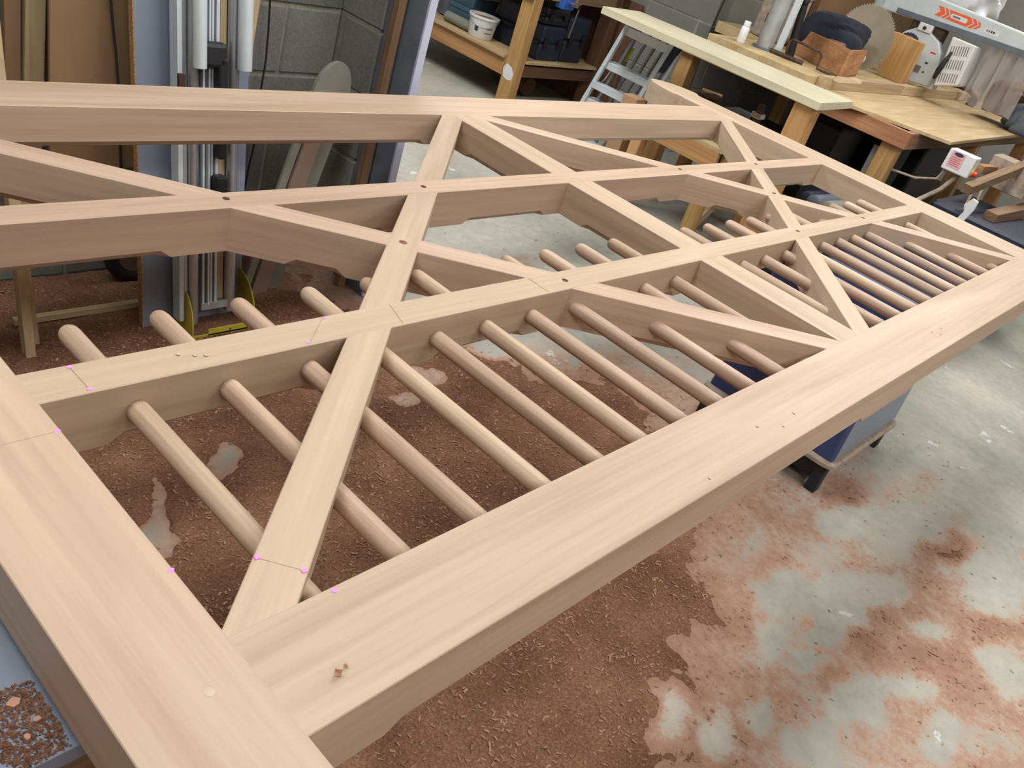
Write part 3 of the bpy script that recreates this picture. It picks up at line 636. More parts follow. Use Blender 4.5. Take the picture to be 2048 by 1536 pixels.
# ------------------------------------------------------------------ timber storage rack at the back
t = thing('storage_rack', 'rough pine storage rack with a low plywood shelf in the far corner', 'rack', (4.51, 3.75, 0))
def leg(x, y, mat, wx=0.09, wy=0.11, h=0.86): return box(x, x+wx, y, y+wy, 0, h).build('leg', mat, t, bevel=0.004)
l1 = leg(0.0, -0.035, PINE); leg(0.0, 0.98, PINE); leg(0.92, -0.03, DKBROWN); leg(0.92, 0.98, DKBROWN)
MB().slab([(-0.001, -0.025, 0.195), (-0.001, 0.02, 0.185), (-0.001, 0.06, 0.20), (-0.001, 0.075, 0.25), (-0.001, 0.05, 0.29), (-0.001, 0.0, 0.275), (-0.001, -0.03, 0.24)], (0.002, 0, 0)).build('paint_splash', WHITE, t)
box(-0.002, 0.026, 0.077, 1.10, 0.20, 0.315).build('front_rail', PINE, t, bevel=0.003)
box(0.09, 0.92, -0.02, 0.01, 0.22, 0.30).build('end_rail', DKBROWN, t, bevel=0.003)
MB().prism([(-0.03, 0.078), (0.092, 0.078), (0.092, -0.045), (0.918, -0.045), (0.918, 0.082), (1.02, 0.082), (1.02, 1.12), (-0.03, 1.12)], 0.318, 0.336).build('shelf', PLY, t, bevel=0.001)
box(-0.03, 0.0, -0.03, 1.10, 0.74, 0.86).build('upper_rail', PINE, t, bevel=0.003)
box(0.09, 0.92, -0.03, 0.0, 0.76, 0.86).build('upper_rail', OLDPINE, t, bevel=0.003)
box(-0.06, 1.02, -0.06, 1.15, 0.862, 0.885).build('top', PLY, t, bevel=0.002)
t = thing('white_bucket', 'small white plastic bucket with a dusty top on the rack shelf', 'bucket', (4.62, 4.215, 0.337))
MB().lathe([(0.0, 0), (0.085, 0), (0.088, 0.004), (0.104, 0.135), (0.113, 0.137), (0.113, 0.152), (0.104, 0.152), (0.098, 0.12), (0, 0.12)], 32).build('body', WHITE, t, smooth=True)
MB().lathe([(0, 0.134), (0.1, 0.134), (0.1, 0.120)], 32).build('contents', CHIP, t)
mb = MB(); mb.tube([(0.1125*math.cos(a), 0.1125*math.sin(a), 0.135-0.055*math.sin((a-2.6)/2.6*math.pi)) for a in np.linspace(2.6, 5.2, 15)], 0.0022, 6); mb.build('handle', GREYINK, t)
def wrap(name, r, a0, a1, z0, z1, mat, par, n=6):
    vs = []; fs = []
    for i in range(n+1):
        a = a0+(a1-a0)*i/n
        vs += [((r(z0))*math.cos(a), r(z0)*math.sin(a), z0), ((r(z1))*math.cos(a), r(z1)*math.sin(a), z1)]
    for i in range(n): fs.append((2*i, 2*i+2, 2*i+3, 2*i+1))
    return MB().add(vs, fs).build(name, mat, par)
br = lambda z: 0.0885+0.0155*z/0.131+0.0012
wrap('printed_square', br, 3.35, 3.62, 0.05, 0.085, INK, t); wrap('printed_lines', br, 4.2, 4.75, 0.075, 0.085, GREYINK, t); wrap('printed_lines', br, 4.15, 4.8, 0.045, 0.052, GREYINK, t)
def crate(name, x, y, z, lx_, ly, h, mat, label, cat='box', lid=None, rz=0.0):
    tt = thing(name, label, cat, (x, y, z), (0, 0, rz))
    loft([[(a, b, 0) for a, b in rrect(lx_/2*0.94, ly/2*0.94, 0.02)], [(a, b, h*0.8) for a, b in rrect(lx_/2, ly/2, 0.02)]]).build('body', mat, tt)
    loft([[(a, b, h*0.8) for a, b in rrect(lx_/2*1.05, ly/2*1.05, 0.025)], [(a, b, h*0.97) for a, b in rrect(lx_/2*1.05, ly/2*1.05, 0.025)], [(a, b, h) for a, b in rrect(lx_/2, ly/2, 0.02)]]).build('lid', lid or mat, tt)
    return tt
crate('storage_crate', 4.80, 4.50, 0.337, 0.30, 0.24, 0.14, TEAL, 'dull teal plastic crate at the back of the rack shelf, lower of two', 'crate')
crate('storage_crate', 4.80, 4.50, 0.478, 0.28, 0.22, 0.09, TEAL, 'dull teal plastic crate stacked on top of another on the rack shelf', 'crate')
crate('paint_tub', 4.78, 4.42, 0.569, 0.20, 0.20, 0.14, RIM, 'pale tub standing on the stacked teal crates', 'tub', WHITE)
o = MB().tube([(0, -0.19, 0), (0, 0.19, 0)], 0.036, 20).build('rolled_lining', GREYBOARD, smooth=True, loc=(4.60, 4.37, 0.374)); tag(o, 'grey roll of lining lying on the shelf behind the white bucket', 'roll')
o = MB().tube([(0, 0, 0), (0.02, 0, 0.2), (0.0, 0.01, 0.42)], [0.09, 0.10, 0.05], 14).build('grey_sack', STEELGREY, smooth=True, loc=(4.78, 4.72, 0.337)); tag(o, 'soft dark grey sack standing at the far end of the rack shelf', 'sack')
def case(name, x, y, z, lx_, ly, h, mat, label, rz=0):
    tt = thing(name, label, 'tool case', (x, y, z), (0, 0, rz))
    box(-lx_/2, lx_/2, -ly/2, ly/2, 0, h*0.49).build('shell', mat, tt, bevel=0.02, seg=3)
    box(-lx_/2, lx_/2, -ly/2, ly/2, h*0.51, h).build('shell', mat, tt, bevel=0.02, seg=3)
    box(-lx_/2+0.01, lx_/2-0.01, -ly/2+0.01, ly/2-0.01, h*0.47, h*0.53).build('seam', BLACK, tt)
    for s_ in (-0.3, 0.3): box(s_*lx_-0.02, s_*lx_+0.02, -ly/2-0.012, -ly/2+0.005, h*0.35, h*0.65).build('latch', BLACK, tt, bevel=0.003)
    mb = MB(); mb.tube([(-lx_/2+0.0, -0.07, h*0.5), (-lx_/2-0.03, -0.06, h*0.5), (-lx_/2-0.035, 0, h*0.5), (-lx_/2-0.03, 0.06, h*0.5), (-lx_/2, 0.07, h*0.5)], 0.009, 8); mb.build('handle', BLACK, tt, smooth=True)
    return tt
case('tool_case', 4.88, 3.86, 0.337, 0.26, 0.20, 0.24, NAVY, 'dark navy tool case beside the front leg of the rack')
case('tool_case', 5.16, 3.88, 0.337, 0.26, 0.22, 0.32, NAVY, 'taller dark navy tool case at the right end of the rack shelf')
case('tool_case', 4.90, 4.12, 0.337, 0.28, 0.22, 0.30, NAVY, 'dark navy tool case standing behind the white bucket')
case('tool_case', 4.88, 3.87, 0.58, 0.26, 0.20, 0.12, BLACK, 'flat black tool case lying on the smaller navy case on the rack')
t = thing('bench_vice', 'blue bench vice with a chrome bar hanging from the rack end', 'vice', (4.80, 3.66, 0.74))
box(-0.06, 0.06, -0.01, 0.07, -0.02, 0.12).build('jaw', BLUE, t, bevel=0.01)
MB().cyl((0, -0.10, 0.03), (0, 0.0, 0.03), 0.016, n=14).build('screw', CHROME, t, smooth=True)
MB().cyl((0.0, -0.085, -0.18), (0.02, -0.085, 0.05), 0.006, n=10).build('bar', CHROME, t, smooth=True)
box(-0.14, 0.14, 0.03, 0.085, 0.02, 0.10).build('wooden_jaw', REDBOX, t, bevel=0.004)
for i, (x, y, sx, sy, h, mt, lb) in enumerate([(4.62, 3.85, .14, .10, .05, YELLOW, 'small yellow box on top of the rack'), (4.75, 3.78, .10, .08, .06, CARD, 'small cardboard box on top of the rack')]):
    crate('small_box', x, y, 0.886, sx, sy, h, mt, lb)
o = box(5.566, 5.586, 3.58, 4.4, 0, 0.85).build('brown_back_sheet', DKBROWN, bevel=0.001); tag(o, 'dark brown sheet standing against the back wall beside the rack', 'sheet')
o = MB().tube([(0, 0, 0.07), (0.02, 0.18, 0.10), (0.0, 0.36, 0.06)], [0.07, 0.10, 0.05], 12).build('brown_sack', DKBROWN, smooth=True, loc=(5.0, 3.95, 0.01)); tag(o, 'brown sack slumped on the floor under the rack shelf', 'sack')
o = loft([rg(0.035, 0.05, 0.012, 0.0), rg(0.045, 0.06, 0.012, 0.06), rg(0.03, 0.04, 0.01, 0.10)]).build('blue_wrapper', BLUE, loc=(4.55, 3.22, 0.0)); tag(o, 'crumpled bright blue wrapper on the floor by the stepladder', 'wrapper')

# ------------------------------------------------------------------ stepladder
lad = thing('stepladder', 'folded aluminium stepladder leaning under the end of the long pale plank', 'stepladder', (0, 0, 0))
P = lambda s, z, off=0.0: (4.22+0.10*z+off, 2.98-0.20*z+s, z)   # s across (negative = right)
def rail_(s, off, mat, z0, z1, wd=0.028): return MB().tube([P(s, z0, off), P(s, z1, off)], wd/1.6, 4).build('stile', mat, lad)
for s_ in (0.0, -0.34): rail_(s_, 0.0, ALUM, 0.0, 0.87)
for s_ in (-0.03, -0.33): rail_(s_, 0.10, ALU, 0.02, 0.86, 0.022)
for s_ in (-0.09, -0.16, -0.22, -0.26): rail_(s_, 0.14, ALU, 0.05, 0.87, 0.016)
def tread(z, dpt, wd=0.34, h=0.012, off=0.0):
    a = P(0, z, off); b = P(-wd, z, off)
    MB().slab([a, (a[0]+dpt, a[1], a[2]), (b[0]+dpt, b[1], b[2]), b], (0, 0, h)).build('tread', ALUM, lad, bevel=0.002)
    MB().slab([a, b, (b[0], b[1], b[2]-0.03), (a[0], a[1], a[2]-0.03)], (0.003, 0, 0)).build('tread_lip', ALUM, lad)
for z in (0.14, 0.38, 0.62): tread(z, 0.09)
a = P(0, 0.855); b = P(-0.34, 0.855); MB().slab([a, b, (b[0], b[1], b[2]-0.05), (a[0], a[1], a[2]-0.05)], (0.004, 0, 0)).build('head_plate', WHITE, lad, bevel=0.002)
tread(0.49, 0.06, 0.26, 0.01, -0.02)
MB().tube([P(-0.05, 0.60, 0.02), P(-0.03, 0.52, 0.04), P(-0.01, 0.46, 0.02)], 0.005, 6).build('strut', ALU, lad)
MB().slab([P(0.02, 0.90, -0.01), P(-0.02, 0.90, -0.01), P(-0.02, 0.86, -0.01), P(0.02, 0.86, -0.01)], (0.04, 0, 0)).build('hinge', BLACK, lad, bevel=0.004)
MB().slab([P(-0.33, 0.87, -0.005), P(-0.40, 0.87, -0.005), P(-0.38, 0.70, -0.005), P(-0.34, 0.70, -0.005)], (0.03, 0, 0)).build('blue_hinge', NAVY, lad, bevel=0.006)
MB().slab([P(-0.42, 0.62, 0.0), P(-0.47, 0.62, 0.0), P(-0.48, 0.56, 0.0), P(-0.46, 0.50, 0.0), P(-0.43, 0.52, 0.0)], (0.03, 0, 0)).build('yellow_foot', LIME, lad, bevel=0.006)
MB().tube([P(-0.39, 0.82, 0.03), P(-0.41, 0.40, 0.03)], 0.018, 8).build('stile', ALUM, lad)
MB().slab([P(-0.02, 0.74, 0.12), P(-0.05, 0.74, 0.12), P(-0.05, 0.66, 0.12), P(-0.03, 0.64, 0.12)], (0.006, 0, 0)).build('yellow_tag', LIME, lad)
o = box(-0.05, 0.05, -0.05, 0.05, 0, 0.56).build('brown_carton', CARD, loc=(4.10, 2.46, 0.0), bevel=0.004); tag(o, 'narrow brown carton standing in front of the stepladder', 'carton')

# ------------------------------------------------------------------ low table with clutter
t = thing('low_table', 'low pine table with a braced leg under the long plank', 'table', (4.0, 1.76, 0))
box(0.0, 0.70, 0.0, 0.58, 0.51, 0.53).build('top', PLY, t, bevel=0.001)
box(0.0, 0.03, 0.02, 0.58, 0.41, 0.51).build('apron', PINE, t, bevel=0.002)
box(0.07, 0.68, 0.0, 0.03, 0.41, 0.51).build('apron', PINE, t, bevel=0.002)
for x, y in ((0, 0.0), (0.62, 0.0), (0, 0.50), (0.62, 0.50)): box(x, x+0.07, y, y+0.07, 0, 0.41 if x else 0.43).build('leg', PINE, t, bevel=0.003)
MB().slab([(0.072, 0.02, 0.04), (0.072, 0.02, 0.10), (0.50, 0.02, 0.408), (0.50, 0.02, 0.348)], (0, 0.03, 0)).build('brace', PALEWOOD, t)
t = thing('machine_vice', 'old blue grey machine vice with a chrome clamp on the low table', 'vice', (4.50, 2.02, 0.531))
box(-0.12, 0.12, -0.09, 0.30, 0, 0.06).build('bed', STEELGREY, t, bevel=0.006)
box(-0.10, 0.10, -0.05, 0.05, 0.06, 0.13).build('jaw', STEELGREY, t, bevel=0.008); box(-0.10, 0.10, 0.16, 0.24, 0.06, 0.14).build('jaw', IRON, t, bevel=0.008)
MB().cyl((0, -0.16, 0.08), (0, 0.2, 0.08), 0.014, n=12).build('screw', STEEL, t)
t = thing('small_clamp', 'upright clamp with a chrome bolt at the front of the low table', 'clamp', (4.35, 1.82, 0.531))
box(-0.02, 0.02, -0.02, 0.02, 0, 0.16).build('post', IRON, t, bevel=0.002); box(-0.03, 0.03, -0.03, 0.03, 0.16, 0.19).build('collar', CHROME, t, bevel=0.003); MB().cyl((0, 0, 0.19), (0, 0, 0.235), 0.022, n=10).build('knob', IRON, t); MB().cyl((0.0, -0.03, 0.07), (0.0, -0.06, 0.07), 0.016, n=10).build('bolt', STEEL, t)
for i, (x, y, z, sx, sy, sz, rz, mt, lb) in enumerate([
    (4.20, 2.26, 0.531, 0.24, 0.10, 0.05, 0.2, STEELGREY, 'long blue grey steel offcut on the low table'),
    (4.60, 2.27, 0.531, 0.10, 0.14, 0.14, 0.5, CARD, 'torn piece of cardboard standing at the back of the low table'),
    (4.20, 2.10, 0.531, 0.08, 0.06, 0.07, 0.3, WHITE, 'small white plastic block on the low table'),
    (4.28, 1.93, 0.531, 0.12, 0.06, 0.035, -0.4, PALEWOOD, 'pale wooden offcut on the low table near the clamp'),
    (4.12, 1.96, 0.531, 0.07, 0.12, 0.03, 0.6, PALEWOOD, 'pale wedge shaped offcut at the front edge of the low table'),
    (4.32, 2.05, 0.531, 0.10, 0.16, 0.12, 0.1, IRON, 'rusty iron casting at the back of the low table'),
    (4.16, 1.80, 0.531, 0.05, 0.10, 0.05, 0.2, PALEWOOD, 'short block of pale wood next to the pine leg of the plank')]):
    o = loft([[(a, b, 0) for a, b in rrect(sx/2, sy/2, 0.006)], [(a*0.98, b*0.97, sz) for a, b in rrect(sx/2, sy/2*(0.7+0.3*rng.random()), 0.006)]]).build('offcut', mt, loc=(x, y, z), rot=(0, 0, rz)); tag(o, lb, 'offcut', 'clutter on the low table')

# ------------------------------------------------------------------ long plank on posts, saw bench
t = thing('long_plank', 'long wide pale plank lying level in front of the saw bench', 'plank', (0, 0, 0))
MB().prism([(4.01, 1.385), (4.56, 1.435), (4.46, 2.86), (4.03, 2.83)], 0.900, 0.940).build('board', PLANK, t, bevel=0.002)
t = thing('plank_post', 'square pine post holding up the near end of the long plank', 'post', (4.05, 1.42, 0))
box(0, 0.10, 0, 0.11, 0, 0.899).build('post', PINE, t, bevel=0.004); box(-0.04, 0.14, -0.02, 0.13, 0.0, 0.03).build('foot', OLDPINE, t, bevel=0.003)
t = thing('saw_bench', 'long pine framed workbench with a plywood top under the radial arm saw', 'workbench', (4.77, 1.0, 0))
MB().prism([(-0.06, 0.80), (-0.06, 0.53), (0.20, -0.02), (2.35, 0.07), (3.6, 0.10), (3.6, 0.75)], 0.882, 0.90).build('plywood_top', PLY, t, bevel=0.001)
box(0.0, 0.045, 0.135, 1.75, 0.79, 0.882).build('end_apron', REDBOX, t, bevel=0.003)
box(0.045, 3.5, 0.135, 0.18, 0.79, 0.882).build('side_apron', OLDPINE, t, bevel=0.003)
for x, y in ((0.045, 0.18), (0.045, 1.6), (1.7, 0.18), (3.3, 0.18), (1.7, 1.6), (3.3, 1.6)): box(x, x+0.095, y, y+0.10, 0, 0.79).build('leg', PINE, t, bevel=0.004)
MB().prism([(-0.06, 0.80), (3.6, 0.80), (3.6, 1.95), (0.80, 1.95), (0.80, 1.50), (-0.06, 1.50)], 0.882, 0.955).build('raised_table', PLY, t, bevel=0.003)
box(0.08, 1.4, 0.742, 0.797, 0.901, 0.968).build('fence', PALEWOOD, t, bevel=0.002)
box(1.42, 3.5, 0.742, 0.797, 0.901, 0.965).build('fence', PALEWOOD, t, bevel=0.002)
box(0.2, 3.4, 0.4, 1.5, 0.18, 0.20).build('lower_shelf', OLDPINE, t)
T0 = 0.956
t = thing('wooden_crate', 'open reddish pine crate filled with a dark bag on the saw bench', 'crate', (5.16, 1.80, T0), (0, 0, 0.0))
c0, c1, c2 = Vector((0, 0)), Vector((0.30, 0.54)), Vector((0.47, 0.085)); c3 = Vector((0.77, 0.61))
def side(a, b, h=0.165, mat=REDBOX): 
    n = Vector((-(b-a).y, (b-a).x)).normalized()*0.016
    return MB().slab([(a.x, a.y, 0), (b.x, b.y, 0), (b.x, b.y, h), (a.x, a.y, h)], (n.x, n.y, 0)).build('side', mat, t, bevel=0.002)
side(c1, c0); side(c0, c2); side(c3, c1, 0.16); side(c2, c3, 0.16)
MB().prism([tuple(c0), tuple(c2), tuple(c3), tuple(c1)], 0.0, 0.012).build('bottom', PLY, t)
def lump(name, c, sx, sy, sz, mat, label, cat, seed, amp=0.18, flat=0.0):
    mb = MB(); nu, nv = 44, 26; r_ = np.random.default_rng(seed); ph = r_.random((5, 3))*6
    for j in range(nv+1):
        th = math.pi*j/nv
        for i in range(nu):
            a = 2*math.pi*i/nu; x, y, z = math.sin(th)*math.cos(a), math.sin(th)*math.sin(a), math.cos(th)
            f = 1+amp*sum(math.sin(p[0]+(k+1)*1.7*x+p[1]+(k+1.5)*1.9*y+p[2]+(k+1.2)*1.6*z) for k, p in enumerate(ph))/3
            e = 0.6
            sg = lambda v: math.copysign(abs(v)**e, v)
            mb.v.append((sx*sg(x)*f, sy*sg(y)*f, max(sz*sg(z)*f, -sz*0.9) + sz*0.9))
    for j in range(nv):
        for i in range(nu):
            a_ = j*nu+i; b_ = j*nu+(i+1) % nu; mb.f.append((a_, a_+nu, b_+nu, b_))
    return tag(mb.build(name, mat, smooth=True, loc=c), label, cat)
lump('tool_bag', (5.56, 2.10, T0+0.05), 0.20, 0.17, 0.125, NAVYBAG, 'dark navy tool bag bulging out of the wooden crate', 'bag', 3)
lump('work_glove', (5.36, 1.99, T0+0.10), 0.05, 0.07, 0.035, KNOT, 'brown work glove tucked in the wooden crate', 'glove', 5)
lump('white_rag', (5.62, 1.93, T0+0.085), 0.045, 0.04, 0.03, WHITE, 'small white rag at the corner of the wooden crate', 'rag', 8)
# circular saw blade standing upright
t = thing('toothed_disc', 'large round toothed saw blade standing upright behind the wooden crate', 'saw blade', (5.9, 2.052, T0+0.213), (0, 0, -0.1))
pts = []
for k in range(72):
    a = 2*math.pi*k/72; b_ = a+0.05
    pts += [(0.198*math.cos(a), 0.198*math.sin(a)), (0.212*math.cos(a+0.012), 0.212*math.sin(a+0.012)), (0.21*math.cos(a+0.03), 0.21*math.sin(a+0.03))]
MB().slab([(0, x, z) for x, z in pts], (0.004, 0, 0)).build('disc', BLADE, t)
MB().cyl((-0.0008, 0, 0), (0.0048, 0, 0), 0.05, n=28).build('collar', BLADE, t)
o = MB().slab([(6.3, 1.816, T0), (6.3, 2.00, T0), (6.3, 2.025, T0+0.295), (6.3, 1.816, T0+0.287)], (0.12, 0, 0)).build('pine_block', PINE, bevel=0.004); tag(o, 'thick pine block standing between the round blade and the radial saw', 'block')
# radial arm saw
t = thing('radial_arm_saw', 'white radial arm saw with an orange chevron decal on its arm', 'saw', (6.6, 1.9, T0))
A = lambda y, z: (0.10, y-1.9, z-T0)
MB().slab([(0.0, 0.40, 0.39), (0.0, -0.95, 0.425), (0.0, -0.95, 0.53), (0.0, 0.10, 0.575), (0.0, 0.40, 0.56)], (0.16, 0, 0)).build('arm', SAWWHITE, t, bevel=0.012)
MB().slab([(-0.006, 0.28, 0.40), (-0.006, -0.95, 0.415), (-0.006, -0.95, 0.455), (-0.006, 0.28, 0.435)], (0.02, 0, 0)).build('arm_track', STEELGREY, t, bevel=0.003)
MB().cyl((0.10, 0.42, 0.0), (0.10, 0.42, 0.62), 0.075, n=24).build('column', SAWWHITE, t, smooth=True)
pts = [(0.14*0+(0.25*math.cos(a))-0.02, 0.24+0.02*0+0.25*math.sin(a)-0.16) for a in np.linspace(-0.25, math.pi*0.97, 18)]
pts = [(0.22, 0.02), (0.235, 0.12), (0.215, 0.22), (0.16, 0.31), (0.08, 0.365), (-0.02, 0.355), (-0.10, 0.32), (-0.155, 0.25), (-0.19, 0.12), (-0.20, 0.03), (-0.06, 0.015)]
g = MB().slab([(0.0, y, z) for y, z in pts], (0.07, 0, 0)).build('blade_guard', SAWWHITE, t, bevel=0.012)
dk = [(0.066*math.cos(a)+0.10, 0.066*math.sin(a)+0.235) for a in np.linspace(0, 2*math.pi, 25)[:-1]]
MB().slab([(-0.0008, y, z) for y, z in [((0.085+0.006*(i % 2))*math.cos(a)+0.10, (0.085+0.006*(i % 2))*math.sin(a)+0.225) for i, a in enumerate(np.linspace(0, 2*math.pi, 49)[:-1])]], (0.002, 0, 0)).build('blade_decal', INK, t)
MB().slab([(-0.0016, y, z) for y, z in [(0.066*math.cos(a)+0.10, 0.066*math.sin(a)+0.225) for a in np.linspace(0, 2*math.pi, 25)[:-1]]], (0.002, 0, 0)).build('red_disc_decal', ORANGE, t)
def decal(name, y0, y1, z0, z1, mat, par=t, x=-0.0010, sk=0.0): return MB().slab([(x, y0, z0), (x, y1, z0+sk), (x, y1, z1+sk), (x, y0, z1)], (0.002, 0, 0)).build(name, mat, par)
decal('warning_strip', -0.08, -0.12, 0.235, 0.245, RED); decal('arrow_mark', -0.08, -0.10, 0.16, 0.172, INK); decal('data_plate', 0.02, -0.07, 0.085, 0.135, GREYINK)
MB().cyl((0.0, -0.10, 0.105), (-0.006, -0.10, 0.105), 0.006, n=10).build('screw_head', BLACK, t)
box(-0.02, 0.10, -0.215, -0.195, 0.02, 0.33).build('guard_edge', SAWWHITE, t, bevel=0.004)
box(0.02, 0.12, -0.10, 0.15, 0.30, 0.40).build('carriage', IRON, t, bevel=0.01)
box(-0.02, 0.05, -0.02, 0.08, 0.345, 0.40).build('carriage_block', WHITE, t, bevel=0.006)
MB().cyl((-0.03, 0.03, 0.37), (0.0, 0.03, 0.37), 0.012, n=10).build('knob', BLACK, t)
# vented motor cover
vc = MB().slab([(-0.08, -0.382, 0.108), (-0.08, -0.233, 0.055), (-0.08, -0.192, 0.382), (-0.08, -0.365, 0.375)], (0.2, 0, 0)).build('motor_cover', WHITE, t, bevel=0.008)
for r0 in range(3):
    for k in range(8):
        y = -0.246-0.0155*k+0.009*r0; z = 0.085+0.09*r0+0.004*k
        MB().slab([(-0.0808, y, z), (-0.0808, y-0.006, z+0.002), (-0.0808, y+0.004, z+0.064), (-0.0808, y+0.010, z+0.062)], (0.002, 0, 0)).build('vent_slot', GREYINK, vc)
MB().tube([(-0.09, -0.215, 0.10), (-0.11, -0.225, 0.16), (-0.10, -0.235, 0.24), (-0.08, -0.24, 0.29)], [0.012, 0.02, 0.015, 0.008], 10).build('grip', BLACK, t, smooth=True)
# decal on arm
dz0 = 0.455
def dq(pts, mat, name, x): return MB().slab([(x, y, z) for y, z in pts], (0.0012, 0, 0)).build(name, mat, t)
L_ = lambda y: -0.005*(y)  # arm is near level
dq([(0.02, 0.468), (-0.01, 0.50) , (0.02, 0.532), (-0.26, 0.525), (-0.30, 0.512), (-0.31, 0.492), (-0.29, 0.472), (-0.25, 0.462)], ORANGE, 'chevron_decal', -0.0012)
for yy in (-0.02, -0.05, -0.22, -0.255):
    dq([(yy, 0.464), (yy-0.03, 0.497), (yy, 0.530), (yy-0.008, 0.530), (yy-0.038, 0.497), (yy-0.008, 0.464)], SAWWHITE, 'chevron_gap', -0.0022)
dq([(-0.095, 0.483), (-0.205, 0.480), (-0.212, 0.496), (-0.205, 0.510), (-0.095, 0.513), (-0.088, 0.498)], WHITE, 'name_patch', -0.0030)
dq([(-0.105, 0.492), (-0.16, 0.490), (-0.16, 0.502), (-0.105, 0.504)], GREYINK, 'name_print', -0.0036)
dq([(-0.34, 0.470), (-0.44, 0.468), (-0.445, 0.485), (-0.44, 0.50), (-0.34, 0.502)], WHITE, 'model_patch', -0.0012)
for k in range(4): dq([(-0.355-0.016*k, 0.479), (-0.366-0.016*k, 0.479), (-0.366-0.016*k, 0.493), (-0.355-0.016*k, 0.493)], GREYINK if k < 2 else INK, 'model_print', -0.0022)
# clear sheet hanging from arm
mb = MB(); vs = []; fs = []; nu = 16
for j in range(7):
    for i in range(nu+1):
        y = -0.40-0.36*i/nu; z = 0.02+0.40*j/6; vs.append((0.06+0.025*math.sin(i*1.3+j*0.5)+0.015*math.sin(i*2.9), y, z+0.01*math.sin(i)))
for j in range(6):
    for i in range(nu): fs.append((j*(nu+1)+i, j*(nu+1)+i+1, (j+1)*(nu+1)+i+1, (j+1)*(nu+1)+i))
tag(mb.add(vs, fs).build('clear_dust_curtain', CLEAR, smooth=True, loc=(6.6, 1.9, T0)), 'clear plastic dust curtain hanging under the saw arm', 'curtain')
lump('brown_bag', (7.0, 1.28, T0), 0.14, 0.13, 0.12, DKBROWN, 'brown paper bag slumped behind the clear curtain', 'bag', 12)
lump('grey_cloth', (6.9, 1.05, 0.90), 0.16, 0.14, 0.10, STEELGREY, 'grey cloth heap at the right edge of the saw bench', 'cloth', 15)
lump('white_sack', (7.3, 1.95, 1.45), 0.20, 0.22, 0.14, WHITE, 'white plastic sack hanging above the saw arm', 'sack', 21)
o = box(7.0, 9.3, 2.93, 2.985, 0.95, 2.6).build('brown_wall_board', BROWN); tag(o, 'large brown board fixed to the wall behind the saw', 'board')
# bar clamp on fence
t = thing('g_clamp', 'dark iron clamp gripping the fence of the saw bench', 'clamp', (7.45, 1.76, 0.94))
mb = MB(); mb.tube([(0.0, 0.10, 0.05), (0.02, 0.0, 0.065), (0.05, -0.09, 0.06), (0.06, -0.14, 0.03), (0.05, -0.15, -0.0)], 0.017, 8); mb.build('frame', IRON, t, smooth=True)
mb = MB(); mb.tube([(0.05, -0.15, -0.01), (0.06, -0.42, -0.01)], 0.007, 8); mb.build('screw', STEEL, t); box(0.02, 0.08, -0.17, -0.11, -0.035, 0.02).build('shoe', IRON, t, bevel=0.006)
# things at the left end of the bench
t = thing('steel_pipe', 'upright steel pipe column standing behind the long plank', 'pipe', (5.03, 2.28, 0.956))
MB().cyl((0, 0, 0), (0, 0, 1.6), 0.055, n=28).build('pipe', STEEL, t, smooth=True); MB().cyl((0, 0, 0), (0, 0, 0.012), 0.075, n=28).build('flange', STEELGREY, t)
o = box(0.0, 0.02, -0.10, -0.06, 0, 1.6).build('toothed_rack', ALUM, loc=(5.03, 2.27, 0.956), bevel=0.001); tag(o, 'pale toothed strip standing beside the steel pipe column', 'strip')
t = thing('white_bottle', 'slim white bottle standing left of the steel pipe', 'bottle', (4.86, 2.36, 0.956))
MB().lathe([(0.0, 0), (0.024, 0), (0.026, 0.005), (0.026, 0.085), (0.02, 0.095), (0.016, 0.097)], 20).build('body', WHITE, t, smooth=True); MB().lathe([(0.016, 0.096), (0.021, 0.098), (0.021, 0.122), (0.018, 0.126), (0, 0.126)], 20).build('cap', WHITE, t, smooth=True)
t = thing('cramp_handle', 'bent rusty crank handle lying on the bench in front of the crate', 'crank', (5.0, 1.98, T0))
mb = MB(); mb.tube([(0.0, 0.24, 0.01), (0.02, 0.14, 0.012), (0.0, 0.14, 0.10), (0.01, 0.13, 0.115), (0.02, -0.06, 0.105), (0.02, -0.075, 0.09), (0.02, -0.08, 0.015), (0.06, -0.2, 0.008)], 0.008, 8); mb.build('crank', IRON, t, smooth=True)
MB().tube([(0.0, 0.24, 0.012), (-0.0, 0.10, 0.012), (0.03, 0.02, 0.01)], 0.014, 8).build('grip', IRON, t, smooth=True)
o = MB().slab([(4.93, 1.70, 0.957), (4.93, 1.74, 0.957), (4.99, 1.64, 0.99), (4.99, 1.60, 0.99)], (0.01, 0.0, 0.02)).build('wooden_wedge', PALEWOOD); tag(o, 'thin wooden wedge propped at the end of the fence', 'wedge')
t = thing('extractor_hood', 'pale grey machine casing behind the coiled hose', 'machine', (5.72, 2.57, T0))
box(-0.14, 0.14, -0.10, 0.12, 0.0, 0.55).build('casing', RIM, t, bevel=0.02); box(-0.16, -0.13, -0.04, 0.04, 0.10, 0.16).build('switch', BLACK, t, bevel=0.004)
mb = MB(); mb.tube([(5.28+0.03*math.sin(a*2), 2.36+0.17*math.cos(a), 1.42+0.19*math.sin(a)) for a in np.linspace(2.9, 7.3, 26)], 0.010, 8)
tag(mb.build('coiled_hose', RIM, smooth=True), 'loop of pale grey hose hanging beside the steel pipe', 'hose')
t = thing('chrome_lever', 'chrome lever with a black ball end beside the steel pipe', 'lever', (5.15, 2.20, 1.30))
